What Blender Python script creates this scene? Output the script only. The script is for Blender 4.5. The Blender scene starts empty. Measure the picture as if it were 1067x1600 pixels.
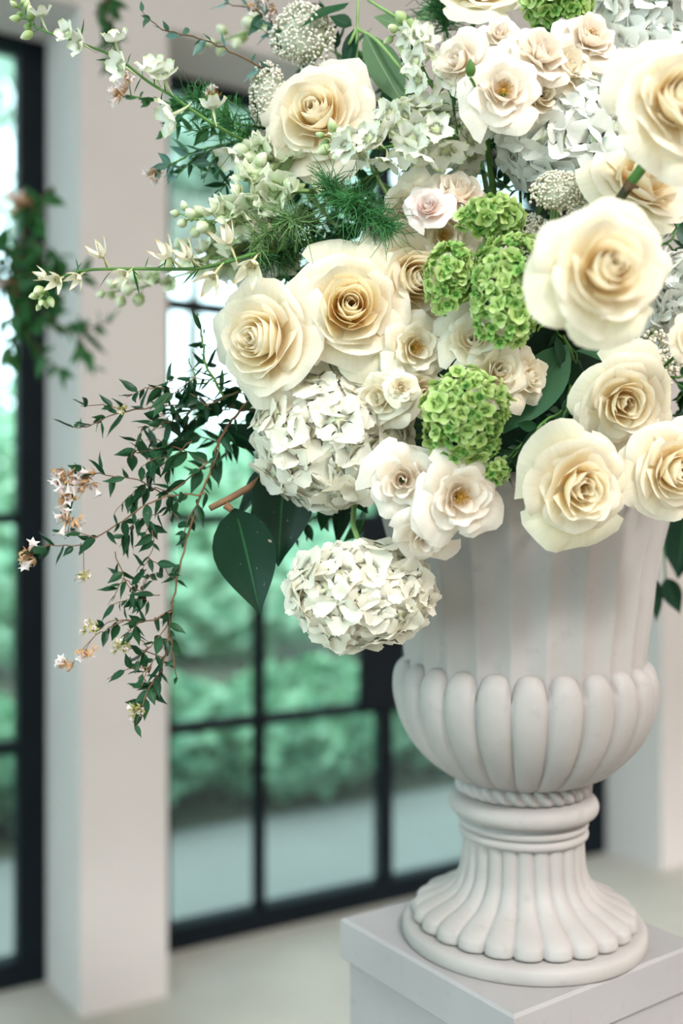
import bpy, math, random
from math import sin, cos, pi, sqrt, radians
from mathutils import Vector, Quaternion, Matrix

sc = bpy.context.scene
C = sc.collection

# ------------------------------------------------------------------ camera
CAM_Z, HORIZON, F = 1.5, 815.0, 1555.6
cd = bpy.data.cameras.new('camera')
cam = bpy.data.objects.new('camera', cd); C.objects.link(cam)
cam.location = (0, 0, CAM_Z); cam.rotation_euler = (pi/2, 0, 0)
cd.sensor_fit = 'VERTICAL'; cd.sensor_height = 36; cd.lens = 35.0
cd.shift_y = (HORIZON-800)/1600
cd.clip_start = .05; cd.clip_end = 200
cd.dof.use_dof = True; cd.dof.focus_distance = .95; cd.dof.aperture_fstop = 2.0
cd.dof.aperture_blades = 0
sc.camera = cam

# ------------------------------------------------------------------ sky and sun
w = bpy.data.worlds.new('daylight'); sc.world = w; w.use_nodes = True
bg = w.node_tree.nodes['Background']
bg.inputs[0].default_value = (1.0, .935, .885, 1); bg.inputs[1].default_value = 6.2
sd = bpy.data.lights.new('sun', 'SUN'); sun = bpy.data.objects.new('sun', sd); C.objects.link(sun)
sd.energy = 2.6; sd.angle = radians(9); sd.color = (.93, .97, 1)
sun.rotation_euler = Vector((-.30, .72, -.72)).to_track_quat('-Z', 'Y').to_euler()
sc.view_settings.view_transform = 'Standard'; sc.view_settings.look = 'None'
sc.view_settings.exposure = -.16; sc.view_settings.gamma = 1
sc.view_settings.use_curve_mapping = False

# ------------------------------------------------------------------ helpers
def P(px, py, d):
    return Vector(((px-533.5)/F*d, d, CAM_Z-(py-HORIZON)/F*d))
def PX(n, d): return n/F*d

def mesh(name, V, Fc, UV=None, mat=None, smooth=True):
    m = bpy.data.meshes.new(name)
    m.from_pydata([tuple(v) for v in V], [], Fc)
    if smooth: m.polygons.foreach_set('use_smooth', [True]*len(m.polygons))
    if UV:
        l = m.uv_layers.new(name='UVMap')
        idx = [0]*len(m.loops); m.loops.foreach_get('vertex_index', idx)
        l.data.foreach_set('uv', [c for i in idx for c in UV[i]])
    if mat: m.materials.append(mat)
    m.update()
    return m

def obj(name, me, parent=None, loc=None, rot=None, scale=None):
    o = bpy.data.objects.new(name, me); C.objects.link(o)
    if parent is not None: o.parent = parent
    if loc is not None: o.location = loc
    if rot is not None:
        o.rotation_mode = 'QUATERNION'; o.rotation_quaternion = rot
    if scale is not None:
        o.scale = (scale,)*3 if isinstance(scale, (int, float)) else scale
    return o
def tag(o, label=None, cat=None, group=None, kind=None):
    if label: o['label'] = label
    if cat: o['category'] = cat
    if group: o['group'] = group
    if kind: o['kind'] = kind
    return o
def thing(name, label, cat, loc=(0,0,0), rot=None, scale=None, group=None):
    o = obj(name, None, None, loc, rot, scale); o.empty_display_size = .02
    return tag(o, label, cat, group)
def face_quat(d, spin=0.0):
    return Vector(d).normalized().to_track_quat('Z', 'Y') @ Quaternion((0,0,1), spin)
def local(o, p):
    m = Matrix.LocRotScale(o.location, o.rotation_quaternion if o.rotation_mode == 'QUATERNION' else o.rotation_euler, o.scale)
    return m.inverted() @ Vector(p)

class MB:
    def __init__(s): s.V = []; s.F = []; s.U = []
    def add(s, V, F_, U=None):
        b = len(s.V); s.V += [Vector(v) for v in V]; s.F += [tuple(i+b for i in f) for f in F_]
        s.U += (U if U else [(0,0)]*len(V))
    def box(s, x0, x1, y0, y1, z0, z1):
        s.add([(x0,y0,z0),(x1,y0,z0),(x1,y1,z0),(x0,y1,z0),(x0,y0,z1),(x1,y0,z1),(x1,y1,z1),(x0,y1,z1)],
              [(0,3,2,1),(4,5,6,7),(0,1,5,4),(1,2,6,5),(2,3,7,6),(3,0,4,7)])
    def tube(s, pts, r0, r1=None, n=6, cap=True):
        r1 = r0 if r1 is None else r1
        pts = [Vector(p) for p in pts]; k = len(pts); V = []; Fc = []; U = []
        t0 = (pts[1]-pts[0]).normalized()
        up = Vector((0,0,1)) if abs(t0.z) < .9 else Vector((1,0,0))
        for j, p in enumerate(pts):
            t = (pts[min(j+1,k-1)]-pts[max(j-1,0)])
            t = t.normalized() if t.length > 1e-9 else t0
            a = up - t*up.dot(t); a = a.normalized() if a.length > 1e-6 else t.orthogonal().normalized()
            up = a; b = t.cross(a); f = j/(k-1); r = r0+(r1-r0)*f
            for i in range(n):
                q = 2*pi*i/n; V.append(p+(a*cos(q)+b*sin(q))*r); U.append((i/n, f))
        for j in range(k-1):
            for i in range(n):
                Fc.append((j*n+i, j*n+(i+1)%n, (j+1)*n+(i+1)%n, (j+1)*n+i))
        if cap: Fc += [tuple(reversed(range(n))), tuple((k-1)*n+i for i in range(n))]
        s.add(V, Fc, U)
    def ball(s, c, r, nu=6, nv=4, ax=None):
        c = Vector(c); V = [c+Vector((0,0,-r))]; Fc = []
        for j in range(1, nv):
            th = -pi/2+pi*j/nv
            for i in range(nu):
                V.append(c+Vector((cos(th)*cos(2*pi*i/nu), cos(th)*sin(2*pi*i/nu), sin(th)))*r)
        V.append(c+Vector((0,0,r))); top = len(V)-1
        for i in range(nu):
            Fc.append((0, 1+(i+1)%nu, 1+i)); Fc.append((top, 1+(nv-2)*nu+i, 1+(nv-2)*nu+(i+1)%nu))
        for j in range(nv-2):
            for i in range(nu):
                Fc.append((1+j*nu+i, 1+j*nu+(i+1)%nu, 1+(j+1)*nu+(i+1)%nu, 1+(j+1)*nu+i))
        s.add(V, Fc, [((v-c).z/r*.5+.5, (v-c).z/r*.5+.5) for v in V])
    def mesh(s, name, mat, smooth=True): return mesh(name, s.V, s.F, s.U, mat, smooth)
    def build(s, name, mat, parent=None, smooth=True, **k): return obj(name, s.mesh(name, mat, smooth), parent, **k)

def smooth_path(pts, sub=5):
    pts = [Vector(p) for p in pts]
    if len(pts) < 3: return [pts[0].lerp(pts[-1], i/sub) for i in range(sub+1)]
    out = []
    q = [pts[0]*2-pts[1]] + pts + [pts[-1]*2-pts[-2]]
    for i in range(1, len(q)-2):
        a, b, c, d = q[i-1], q[i], q[i+1], q[i+2]
        for k in range(sub):
            t = k/sub
            out.append(.5*((2*b)+(c-a)*t+(2*a-5*b+4*c-d)*t*t+(3*b-a-3*c+d)*t**3))
    out.append(pts[-1]); return out

# ------------------------------------------------------------------ materials
def new_mat(name):
    m = bpy.data.materials.new(name); m.use_nodes = True
    nt = m.node_tree; return m, nt, nt.nodes['Principled BSDF']
def N(nt, t, **k):
    n = nt.nodes.new(t)
    for a, b in k.items(): setattr(n, a, b)
    return n
def ramp(nt, stops):
    r = N(nt, 'ShaderNodeValToRGB'); e = r.color_ramp.elements
    while len(e) < len(stops): e.new(.5)
    for x, (p, c) in zip(e, stops): x.position = p; x.color = (*c, 1)
    return r
def mixc(nt, a, b, f, mode='MIX'):
    n = N(nt, 'ShaderNodeMix', data_type='RGBA', blend_type=mode)
    for s, v in ((0, f), (6, a), (7, b)):
        if isinstance(v, (int, float)): n.inputs[s].default_value = v
        elif isinstance(v, tuple): n.inputs[s].default_value = (*v, 1)
        else: nt.links.new(v, n.inputs[s])
    return n.outputs[2]
def with_translucency(nt, bsdf, col, amt, tint=None):
    tr = N(nt, 'ShaderNodeBsdfTranslucent'); mx = N(nt, 'ShaderNodeMixShader'); mx.inputs[0].default_value = amt
    if tint: col = mixc(nt, col, tint, 1.0, 'MULTIPLY')
    nt.links.new(col, tr.inputs[0]); nt.links.new(bsdf.outputs[0], mx.inputs[1]); nt.links.new(tr.outputs[0], mx.inputs[2])
    nt.links.new(mx.outputs[0], nt.nodes['Material Output'].inputs[0])

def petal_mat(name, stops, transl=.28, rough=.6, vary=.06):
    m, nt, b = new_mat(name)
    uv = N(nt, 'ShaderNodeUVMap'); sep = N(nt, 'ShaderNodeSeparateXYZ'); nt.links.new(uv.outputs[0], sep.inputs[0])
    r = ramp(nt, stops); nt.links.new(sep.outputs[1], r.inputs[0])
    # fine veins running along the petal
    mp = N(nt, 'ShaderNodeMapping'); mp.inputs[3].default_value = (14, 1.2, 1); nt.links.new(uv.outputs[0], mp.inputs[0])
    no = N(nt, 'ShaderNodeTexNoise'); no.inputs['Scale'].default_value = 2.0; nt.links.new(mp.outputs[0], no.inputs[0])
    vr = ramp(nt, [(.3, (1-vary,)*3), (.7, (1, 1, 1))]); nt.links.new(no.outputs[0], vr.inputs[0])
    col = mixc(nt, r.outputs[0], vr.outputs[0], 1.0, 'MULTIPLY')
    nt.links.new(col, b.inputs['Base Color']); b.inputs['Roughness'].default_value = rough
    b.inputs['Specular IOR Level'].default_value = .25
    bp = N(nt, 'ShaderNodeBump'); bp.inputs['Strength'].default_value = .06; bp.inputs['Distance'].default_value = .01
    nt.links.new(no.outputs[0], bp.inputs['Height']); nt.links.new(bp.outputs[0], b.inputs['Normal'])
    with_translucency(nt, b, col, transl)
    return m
def leaf_mat(name, c0, c1, rib, rough=.42, transl=.15, spots=0.0):
    m, nt, b = new_mat(name)
    uv = N(nt, 'ShaderNodeUVMap'); sep = N(nt, 'ShaderNodeSeparateXYZ'); nt.links.new(uv.outputs[0], sep.inputs[0])
    oi = N(nt, 'ShaderNodeObjectInfo')
    base = mixc(nt, c0, c1, oi.outputs['Random'])
    rr = ramp(nt, [(.475, (0,0,0)), (.494, (1,1,1)), (.506, (1,1,1)), (.525, (0,0,0))]); nt.links.new(sep.outputs[0], rr.inputs[0])
    col = mixc(nt, base, rib, rr.outputs[0])
    if spots:
        no = N(nt, 'ShaderNodeTexNoise'); no.inputs['Scale'].default_value = 9; nt.links.new(uv.outputs[0], no.inputs[0])
        sr = ramp(nt, [(.70, (0,0,0)), (.74, (spots,)*3)]); nt.links.new(no.outputs[0], sr.inputs[0])
        col = mixc(nt, col, (.35, .3, .22), sr.outputs[0])
    nt.links.new(col, b.inputs['Base Color']); b.inputs['Roughness'].default_value = rough
    b.inputs['Specular IOR Level'].default_value = .22
    with_translucency(nt, b, col, transl, (1.0, 1.3, .6))
    return m
def plain(name, c, rough=.6, vary=0.0, scale=20, spec=.3, bump=0.0, c2=None, metal=0):
    m, nt, b = new_mat(name)
    b.inputs['Roughness'].default_value = rough; b.inputs['Specular IOR Level'].default_value = spec; b.inputs['Metallic'].default_value = metal
    tc = N(nt, 'ShaderNodeTexCoord'); no = N(nt, 'ShaderNodeTexNoise'); no.inputs['Scale'].default_value = scale; no.inputs['Detail'].default_value = 5
    nt.links.new(tc.outputs['Object'], no.inputs[0])
    c2 = c2 or tuple(max(0, x*(1-vary)) for x in c)
    r = ramp(nt, [(.35, c2), (.65, c)]); nt.links.new(no.outputs[0], r.inputs[0]); nt.links.new(r.outputs[0], b.inputs['Base Color'])
    if bump:
        bp = N(nt, 'ShaderNodeBump'); bp.inputs['Strength'].default_value = bump; bp.inputs['Distance'].default_value = .004
        nt.links.new(no.outputs[0], bp.inputs['Height']); nt.links.new(bp.outputs[0], b.inputs['Normal'])
    return m

M = {}
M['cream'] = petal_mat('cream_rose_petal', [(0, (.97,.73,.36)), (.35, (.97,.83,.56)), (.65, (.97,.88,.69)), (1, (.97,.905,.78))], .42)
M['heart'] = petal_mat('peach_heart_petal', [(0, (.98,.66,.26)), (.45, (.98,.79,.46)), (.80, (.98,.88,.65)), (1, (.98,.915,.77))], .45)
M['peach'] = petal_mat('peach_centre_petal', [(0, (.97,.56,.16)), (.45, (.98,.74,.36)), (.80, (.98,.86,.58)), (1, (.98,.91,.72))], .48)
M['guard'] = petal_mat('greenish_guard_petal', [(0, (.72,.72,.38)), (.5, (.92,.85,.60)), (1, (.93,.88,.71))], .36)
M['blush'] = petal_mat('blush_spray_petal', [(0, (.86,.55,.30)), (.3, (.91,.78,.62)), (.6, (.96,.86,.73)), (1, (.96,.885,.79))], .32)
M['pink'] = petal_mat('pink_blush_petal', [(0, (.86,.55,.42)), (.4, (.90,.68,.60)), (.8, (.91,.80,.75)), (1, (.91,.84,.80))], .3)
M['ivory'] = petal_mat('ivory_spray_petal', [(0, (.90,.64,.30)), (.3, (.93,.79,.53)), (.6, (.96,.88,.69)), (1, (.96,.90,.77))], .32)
M['white_h'] = petal_mat('white_hydrangea_petal', [(0, (.72,.76,.46)), (.22, (.88,.85,.70)), (1, (.93,.89,.78))], .36)
M['cool_h'] = petal_mat('cool_white_hydrangea_petal', [(0, (.68,.76,.52)), (.25, (.84,.86,.78)), (1, (.90,.90,.86))], .3)
M['green_v'] = petal_mat('lime_green_floret', [(0, (.20,.40,.07)), (.35, (.42,.62,.16)), (.8, (.60,.75,.28)), (1, (.78,.86,.48))], .35, .55, .12)
M['dark_v'] = petal_mat('young_green_floret', [(0, (.10,.30,.05)), (.5, (.24,.48,.10)), (1, (.44,.62,.20))], .3, .55, .12)
M['lark'] = petal_mat('larkspur_petal', [(0, (.62,.70,.30)), (.25, (.82,.85,.68)), (.8, (.90,.90,.84)), (.94, (.80,.84,.62)), (1, (.62,.72,.38))], .35)
M['lark_y'] = petal_mat('cream_larkspur_petal', [(0, (.72,.66,.30)), (.3, (.88,.82,.58)), (.85, (.92,.88,.76)), (1, (.84,.60,.25))], .35)
M['snap'] = petal_mat('pale_green_snapdragon', [(0, (.34,.48,.18)), (.3, (.62,.70,.42)), (1, (.84,.86,.72))], .3)
M['bud_g'] = petal_mat('green_bud', [(0, (.26,.42,.12)), (.6, (.58,.68,.36)), (1, (.82,.84,.62))], .25)
M['abelia'] = petal_mat('pale_pink_trumpet', [(0, (.80,.58,.42)), (.4, (.86,.74,.70)), (1, (.90,.84,.84))], .35)
M['sepal'] = plain('rusty_sepal', (.58,.33,.15), .6, .3, 60)
M['sepal_y'] = plain('yellow_green_sepal', (.52,.48,.14), .6, .3, 60)
M['stamen'] = plain('ochre_stamen', (.62,.34,.05), .7, .4, 300)
M['stem'] = plain('green_stem', (.10,.24,.05), .5, .4, 40)
M['stem_l'] = plain('light_green_stem', (.26,.42,.14), .5, .3, 40)
M['stem_b'] = plain('brown_twig', (.13,.08,.04), .7, .4, 60)
M['stem_r'] = plain('reddish_twig', (.20,.11,.055), .7, .4, 60)
M['stem_dark'] = plain('dark_olive_cane', (.055,.05,.02), .5, .3, 60)
M['calyx'] = plain('calyx_green', (.09,.20,.035), .55, .4, 50)
M['leaf'] = leaf_mat('dark_leaf', (.007,.040,.018), (.020,.078,.03), (.04,.12,.05))
M['leaf_m'] = leaf_mat('mid_leaf', (.02,.09,.03), (.045,.15,.05), (.10,.24,.09), .45, .22)
M['leaf_big'] = leaf_mat('glossy_broad_leaf', (.003,.022,.010), (.005,.030,.013), (.02,.09,.03), .36, .05, .8)
M['leaf_sage'] = leaf_mat('sage_leaf', (.10,.19,.10), (.15,.25,.12), (.26,.36,.20), .55, .25)
M['leaf_salal'] = leaf_mat('salal_leaf', (.03,.11,.05), (.05,.15,.07), (.07,.18,.09), .38, .15)
M['leaf_blue'] = leaf_mat('blue_green_leaf', (.03,.10,.05), (.17,.30,.30), (.20,.32,.26), .3, .2)
M['fern'] = plain('feathery_green', (.06,.25,.07), .55, .5, 30)
M['fern_l'] = plain('pale_feathery_green', (.16,.30,.10), .55, .4, 30)
M['rice'] = petal_mat('rice_bud', [(0, (.50,.43,.26)), (.40, (.72,.67,.50)), (1, (.90,.87,.78))], .15, .9)
M['rice_t'] = petal_mat('tan_rice_bud', [(0, (.58,.44,.24)), (.40, (.80,.70,.50)), (1, (.94,.90,.78))], .2, .9)
M['foam'] = plain('wet_floral_foam', (.012,.035,.018), .95, .4, 80)
M['urn'] = None

def stone(name, c_hi, c_lo, c_grime, sc1=6.0):
    m, nt, b = new_mat(name)
    tc = N(nt, 'ShaderNodeTexCoord')
    n1 = N(nt, 'ShaderNodeTexNoise'); n1.inputs['Scale'].default_value = sc1; n1.inputs['Detail'].default_value = 6; nt.links.new(tc.outputs['Object'], n1.inputs[0])
    n2 = N(nt, 'ShaderNodeTexNoise'); n2.inputs['Scale'].default_value = 55; n2.inputs['Detail'].default_value = 4; nt.links.new(tc.outputs['Object'], n2.inputs[0])
    r1 = ramp(nt, [(.35, c_lo), (.62, c_hi)]); nt.links.new(n1.outputs[0], r1.inputs[0])
    r2 = ramp(nt, [(.60, (0,0,0)), (.80, (.35,.35,.35))]); nt.links.new(n2.outputs[0], r2.inputs[0])
    col = mixc(nt, r1.outputs[0], c_grime, r2.outputs[0])
    nt.links.new(col, b.inputs['Base Color']); b.inputs['Roughness'].default_value = .62; b.inputs['Specular IOR Level'].default_value = .3
    bp = N(nt, 'ShaderNodeBump'); bp.inputs['Strength'].default_value = .12; bp.inputs['Distance'].default_value = .002
    nt.links.new(n2.outputs[0], bp.inputs['Height']); nt.links.new(bp.outputs[0], b.inputs['Normal'])
    return m
M['urn'] = stone('whitewashed_cast_stone', (.385,.353,.333), (.315,.286,.268), (.21,.19,.178))
M['plinth'] = stone('painted_plinth', (.35,.33,.325), (.30,.283,.28), (.21,.20,.195), 4)
M['wall'] = plain('plaster_wall', (.60,.55,.53), .85, .05, 2.5, .2)
M['floor'] = plain('pale_stone_floor', (.45,.43,.38), .5, .16, 2.2, .3)
M['patio'] = plain('pale_patio', (.215,.205,.185), .8, .10, 1.2, .2)
M['soil'] = plain('planting_bed_soil', (.08,.08,.05), .95, .4, 3)
M['frame'] = plain('black_steel_frame', (.004,.008,.012), .6, .2, 10, .15)
def glass_mat():
    m = bpy.data.materials.new('tinted_glass'); m.use_nodes = True; nt = m.node_tree
    nt.nodes.remove(nt.nodes['Principled BSDF'])
    t = N(nt, 'ShaderNodeBsdfTransparent'); t.inputs[0].default_value = (.74, .915, .97, 1)
    g = N(nt, 'ShaderNodeBsdfGlossy'); g.inputs['Roughness'].default_value = .02; g.inputs[0].default_value = (.9, 1, .97, 1)
    f = N(nt, 'ShaderNodeFresnel'); f.inputs[0].default_value = 1.45
    mx = N(nt, 'ShaderNodeMixShader'); nt.links.new(f.outputs[0], mx.inputs[0])
    nt.links.new(t.outputs[0], mx.inputs[1]); nt.links.new(g.outputs[0], mx.inputs[2])
    nt.links.new(mx.outputs[0], nt.nodes['Material Output'].inputs[0]); return m
M['glass'] = glass_mat()
def out_leaf(name, c0, c1):
    m, nt, b = new_mat(name); oi = N(nt, 'ShaderNodeTexCoord')
    no = N(nt, 'ShaderNodeTexNoise'); no.inputs['Scale'].default_value = 4.5; no.inputs['Detail'].default_value = 3; nt.links.new(oi.outputs['Object'], no.inputs[0])
    r = ramp(nt, [(.40, c0), (.60, c1)]); nt.links.new(no.outputs[0], r.inputs[0]); nt.links.new(r.outputs[0], b.inputs['Base Color'])
    b.inputs['Roughness'].default_value = .5
    with_translucency(nt, b, r.outputs[0], .3); return m
M['out_a'] = out_leaf('garden_leaf', (.20,.42,.25), (.56,.76,.52))
M['out_b'] = out_leaf('low_shrub_leaf', (.09,.27,.14), (.38,.62,.38))
M['out_c'] = out_leaf('pale_tree_leaf', (.32,.46,.34), (.54,.64,.53))
M['bark'] = plain('tree_bark', (.16,.13,.10), .9, .4, 6)

# ------------------------------------------------------------------ the room: thick window wall turned 30 degrees to the camera
TH = radians(30.4); WO = Vector((-.593, 3.5, 0)); BAY = 2.51
WQ = Quaternion((0,0,1), TH)
def wall_pt(s, y, z): return WO + WQ @ Vector((s, y, z))
m = MB(); m.box(-9, 12, -9, 12, -.2, 0)
f = obj('floor', m.mesh('floor', M['floor'], False)); tag(f, 'pale stone floor of the garden room', kind='structure')
f.location = WO + WQ @ Vector((0, -11.9, 0)); f.rotation_euler = (0,0,TH)
m = MB(); m.box(-16, 22, 0, 1.2, -.2, -.02)
f = obj('patio', m.mesh('patio', M['patio'], False)); tag(f, 'pale paved terrace outside the glass doors', kind='structure')
f.location = WO + WQ @ Vector((0, .1, 0)); f.rotation_euler = (0,0,TH)
m = MB(); m.box(-30, 40, 1.2, 40, -.2, -.015)
f = obj('ground', m.mesh('ground', M['soil'], False)); tag(f, 'shaded planting bed behind the terrace', kind='structure')
f.location = WO + WQ @ Vector((0, .1, 0)); f.rotation_euler = (0,0,TH)

LIN = 3.06
m = MB(); m.box(-.418-2*BAY, -.14+4*BAY, -.323, .14, LIN, 4.3)
o = obj('wall_back', m.mesh('wall_back', M['wall'], False)); tag(o, 'cream plaster beam running over the tall windows', kind='structure')
o.location = WO; o.rotation_euler = (0,0,TH)
m = MB(); m.box(-.418-2*BAY, -.14+4*BAY, -4.7, .14, 4.3, 4.45)  # out of view; put in to dim the room and keep sun off the piers
o = obj('shade_ceiling', m.mesh('shade_ceiling', M['wall'], False)); tag(o, 'unseen cream plaster slab added overhead to shade the room', kind='structure')
o.location = WO; o.rotation_euler = (0,0,TH)
m = MB(); m.box(-.418-2*BAY-.3, -.418-2*BAY, -6.8, .14, 4.30, 4.45)  # out of view; tops the glazed end that was added for side light
o = obj('added_wall_left', m.mesh('added_wall_left', M['wall'], False)); tag(o, 'unseen cream plaster beam over the added glazed end wall', kind='structure')
o.location = WO; o.rotation_euler = (0,0,TH)
m = MB(); m.box(-.14+4*BAY, -.14+4*BAY+.3, -8.0, .14, 0, 4.45)  # out of view; added to reduce light from this side
o = obj('added_wall_right', m.mesh('added_wall_right', M['wall'], False)); tag(o, 'unseen cream plaster wall added to cut light from the side', kind='structure')
o.location = WO; o.rotation_euler = (0,0,TH)
m = MB(); m.box(-.418-2*BAY, -.14+4*BAY, -6.8, -6.5, 0, 4.0)  # out of view; added to narrow the opening that lights the pier fronts
o = obj('added_wall_front', m.mesh('added_wall_front', M['wall'], False)); tag(o, 'unseen cream plaster wall added to cut light from behind, open above', kind='structure')
o.location = WO; o.rotation_euler = (0,0,TH)
def pier(k):
    a, b = -.418+k*BAY, -.14+k*BAY
    fp = [(a,-.323),(b,-.323),(b+.03,.14),(a-.045,.14)]
    V = [(x,y,z) for z in (0, LIN) for x,y in fp]
    me = mesh('wall_pier', V, [(0,3,2,1),(4,5,6,7)]+[(i,(i+1)%4,4+(i+1)%4,4+i) for i in range(4)], None, M['wall'], False)
    o = obj('wall_pier', me); o.location = WO; o.rotation_euler = (0,0,TH)
    return o
for k, lab in ((-1, 'cream plaster pier beyond the far window'), (0, 'cream plaster pier between the two black window bays'),
               (1, 'cream plaster pier behind the stone urn'), (2, 'cream plaster pier beyond the garden doors')):
    tag(pier(k), lab, kind='structure')

ROWS = [.08, .77, 1.51, 2.265, 3.03]
def glazing(name, s0, s1, label, door, cols=None):
    root = tag(obj(name, None), label, kind='structure'); root.location = WO; root.rotation_euler = (0,0,TH)
    def bar(n, *b):
        q = MB(); q.box(*b); return q.build(n, M['frame'], root, False)
    J = .095
    bar('jamb', s0, s0+J, -.03, .05, 0, 3.09); bar('jamb', s1-J, s1, -.03, .05, 0, 3.09)
    bar('head', s0+J, s1-J, -.03, .05, 3.03, 3.09); bar('sill', s0+J, s1-J, -.03, .05, 0, .08)
    a, b = s0+J, s1-J; W = (b-a)/4
    E = [a]+(cols or [a+W, a+2*W, a+3*W])+[b]
    for k in range(1, 4):
        t = .03 if (k == 2) else .017
        bar('stile' if k == 2 else 'muntin', E[k]-t, E[k]+t, -.02, .03, .08, 3.03)
    for z in ROWS[1:4]:
        for k in range(4):
            l = E[k]+(.03 if k == 2 else .017 if k else 0); r = E[k+1]-(.03 if k == 1 else .017 if k < 3 else 0)
            bar('muntin', l, r, -.018, .028, z-.019, z+.019)
    for i in range(4):
        for k in range(4):
            l = E[k]+(.03 if k == 2 else .017 if k else 0); r = E[k+1]-(.03 if k == 1 else .017 if k < 3 else 0)
            lo = ROWS[i]+(.019 if i else 0); hi = ROWS[i+1]-(.019 if i < 3 else 0)
            q = MB(); q.box(l, r, .002, .008, lo, hi); q.build('glass_pane', M['glass'], root, False)
    if door:
        c = E[2]
        lk = bar('lock_panel', c-.133, c+.077, -.045, -.021, .77, 1.53); tag(lk, 'flat black lock panel at the meeting stiles')
        q = MB(); q.tube([(c+.05,-.046,1.05),(c+.05,-.085,1.05)], .011); q.tube([(c+.05,-.08,1.05),(c-.07,-.08,1.05)], .009)
        q.build('door_handle', M['frame'], lk)
    return root
glazing('window_1', -.458-BAY+.36, -.458+.02, 'tall black steel window to the left of the plaster pier', False)
glazing('door_1', -.115, 2.062, 'black steel glazed double doors onto the terrace', True, [.336, .883, 1.43])
glazing('added_window_3', -.458-2*BAY+.36, -.458-BAY+.02, 'unseen black steel window added to tint light in the end bay', False)  # out of view; added so light through this bay is tinted too
g = glazing('added_window_4', -6.5, -.34, 'unseen glazed end wall added to light the pier reveals', False)  # out of view; added so tinted daylight falls on the pier reveals
g.location = wall_pt(-.418-2*BAY-.05, 0, 0); g.rotation_euler = (0,0,TH+pi/2); g.scale = (1, 1, 4.30/3.09)
glazing('window_2', -.16+BAY, 2*BAY-.40, 'black steel window beyond the urn', False)

# ------------------------------------------------------------------ garden
def foliage_plant(name, label, cat, loc, blobs, n, size, mat, trunk=None, seed=0, group=None):
    rnd = random.Random(seed)
    root = thing(name, label, cat, loc, group=group)
    V = []; Fc = []
    tot = sum(b[3]*b[4]*b[5] for b in blobs)
    for (cx,cy,cz,rx,ry,rz) in blobs:
        for _ in range(int(n*rx*ry*rz/tot)):
            d = Vector((rnd.gauss(0,1), rnd.gauss(0,1), rnd.gauss(0,1))).normalized()*(rnd.random()**.25)
            p = Vector((cx+d.x*rx, cy+d.y*ry, max(.0, cz+d.z*rz)))
            a = Vector((rnd.gauss(0,1), rnd.gauss(0,1), rnd.gauss(0,1))).normalized(); b = a.orthogonal().normalized(); s = size*rnd.uniform(.6, 1.35)
            i = len(V); V += [p-a*s, p+b*s*.45, p+a*s, p-b*s*.45]; Fc.append((i,i+1,i+2,i+3))
    tag(obj('foliage', mesh('foliage', V, Fc, None, mat, False), root), kind='stuff')
    q = MB()
    if trunk: q.tube(smooth_path(trunk[0]), trunk[1], trunk[1]*.55, 8)
    else: q.tube([(0,0,0),(0,0,max(.15, blobs[0][2]))], .02, .012, 6)
    q.build('trunk', M['bark'], root)
    return root
def garden(s, y): v = wall_pt(s, y, -.015); return v
rg = random.Random(4)
low = ['low leafy shrub beside the left window', 'low leafy shrub behind the plaster pier', 'low leafy shrub seen in the lower left door panes',
       'low leafy shrub seen just left of the urn bowl', 'low leafy shrub behind the door lock panel', 'low leafy shrub behind the stone urn', 'low leafy shrub at the far door jamb', 'low leafy shrub beyond the rear pier']
for i, l in enumerate(low):
    s = -3.2+i*1.1
    foliage_plant('low_shrub', l, 'shrub', garden(s, 1.85+rg.uniform(-.1,.25)), [(0,0,.28,.72,.50,.28),(.3,.35,.36,.6,.45,.32)], 2400, .085, M['out_b'], seed=i, group='low shrubs outside the glass')
tall = ['tall mint green bush outside the left window', 'tall rounded bush behind the plaster pier', 'tall sunlit bush seen through the left door panes',
        'tall sunlit bush behind the middle door panes', 'tall bush behind the black lock panel', 'tall bush behind the urn', 'tall bush far along the terrace']
hts = (3.2, 2.9, 3.6, 3.1, 2.7, 3.0, 2.8)
for i, l in enumerate(tall):
    s = -9.0+i*3.0; h = hts[i]
    foliage_plant('garden_bush', l, 'bush', garden(s, 7.2+rg.uniform(-.3,.6)), [(0,0,h*.36,1.75,1.2,h*.36),(.4,.2,h*.68,1.25,1.0,h*.3)], 2600, .16, M['out_a'], seed=40+i, group='tall bushes in the garden')
for i, (s, y, h, l) in enumerate(((-17, 16, 8.8, 'pale green tree far outside the left window'), (-9.5, 17, 9.8, 'pale green tree rising behind the pier'),
                                  (-1.5, 16, 10.2, 'pale green tree above the garden doors'), (7.0, 17, 9.6, 'pale green tree behind the roses'))):
    foliage_plant('garden_tree', l, 'tree', garden(s, y), [(0,0,h,3.4,3.0,2.0),(-2.2,.3,h-1.4,2.2,2.2,1.4),(2.4,.2,h-1.0,2.2,2.2,1.4)], 4200, .28, M['out_c'],
                  trunk=([(0,0,0),(.1,0,2.5),(-.1,.05,5),(.1,0,h-.3)], .22), seed=80+i, group='trees at the end of the garden')

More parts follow.
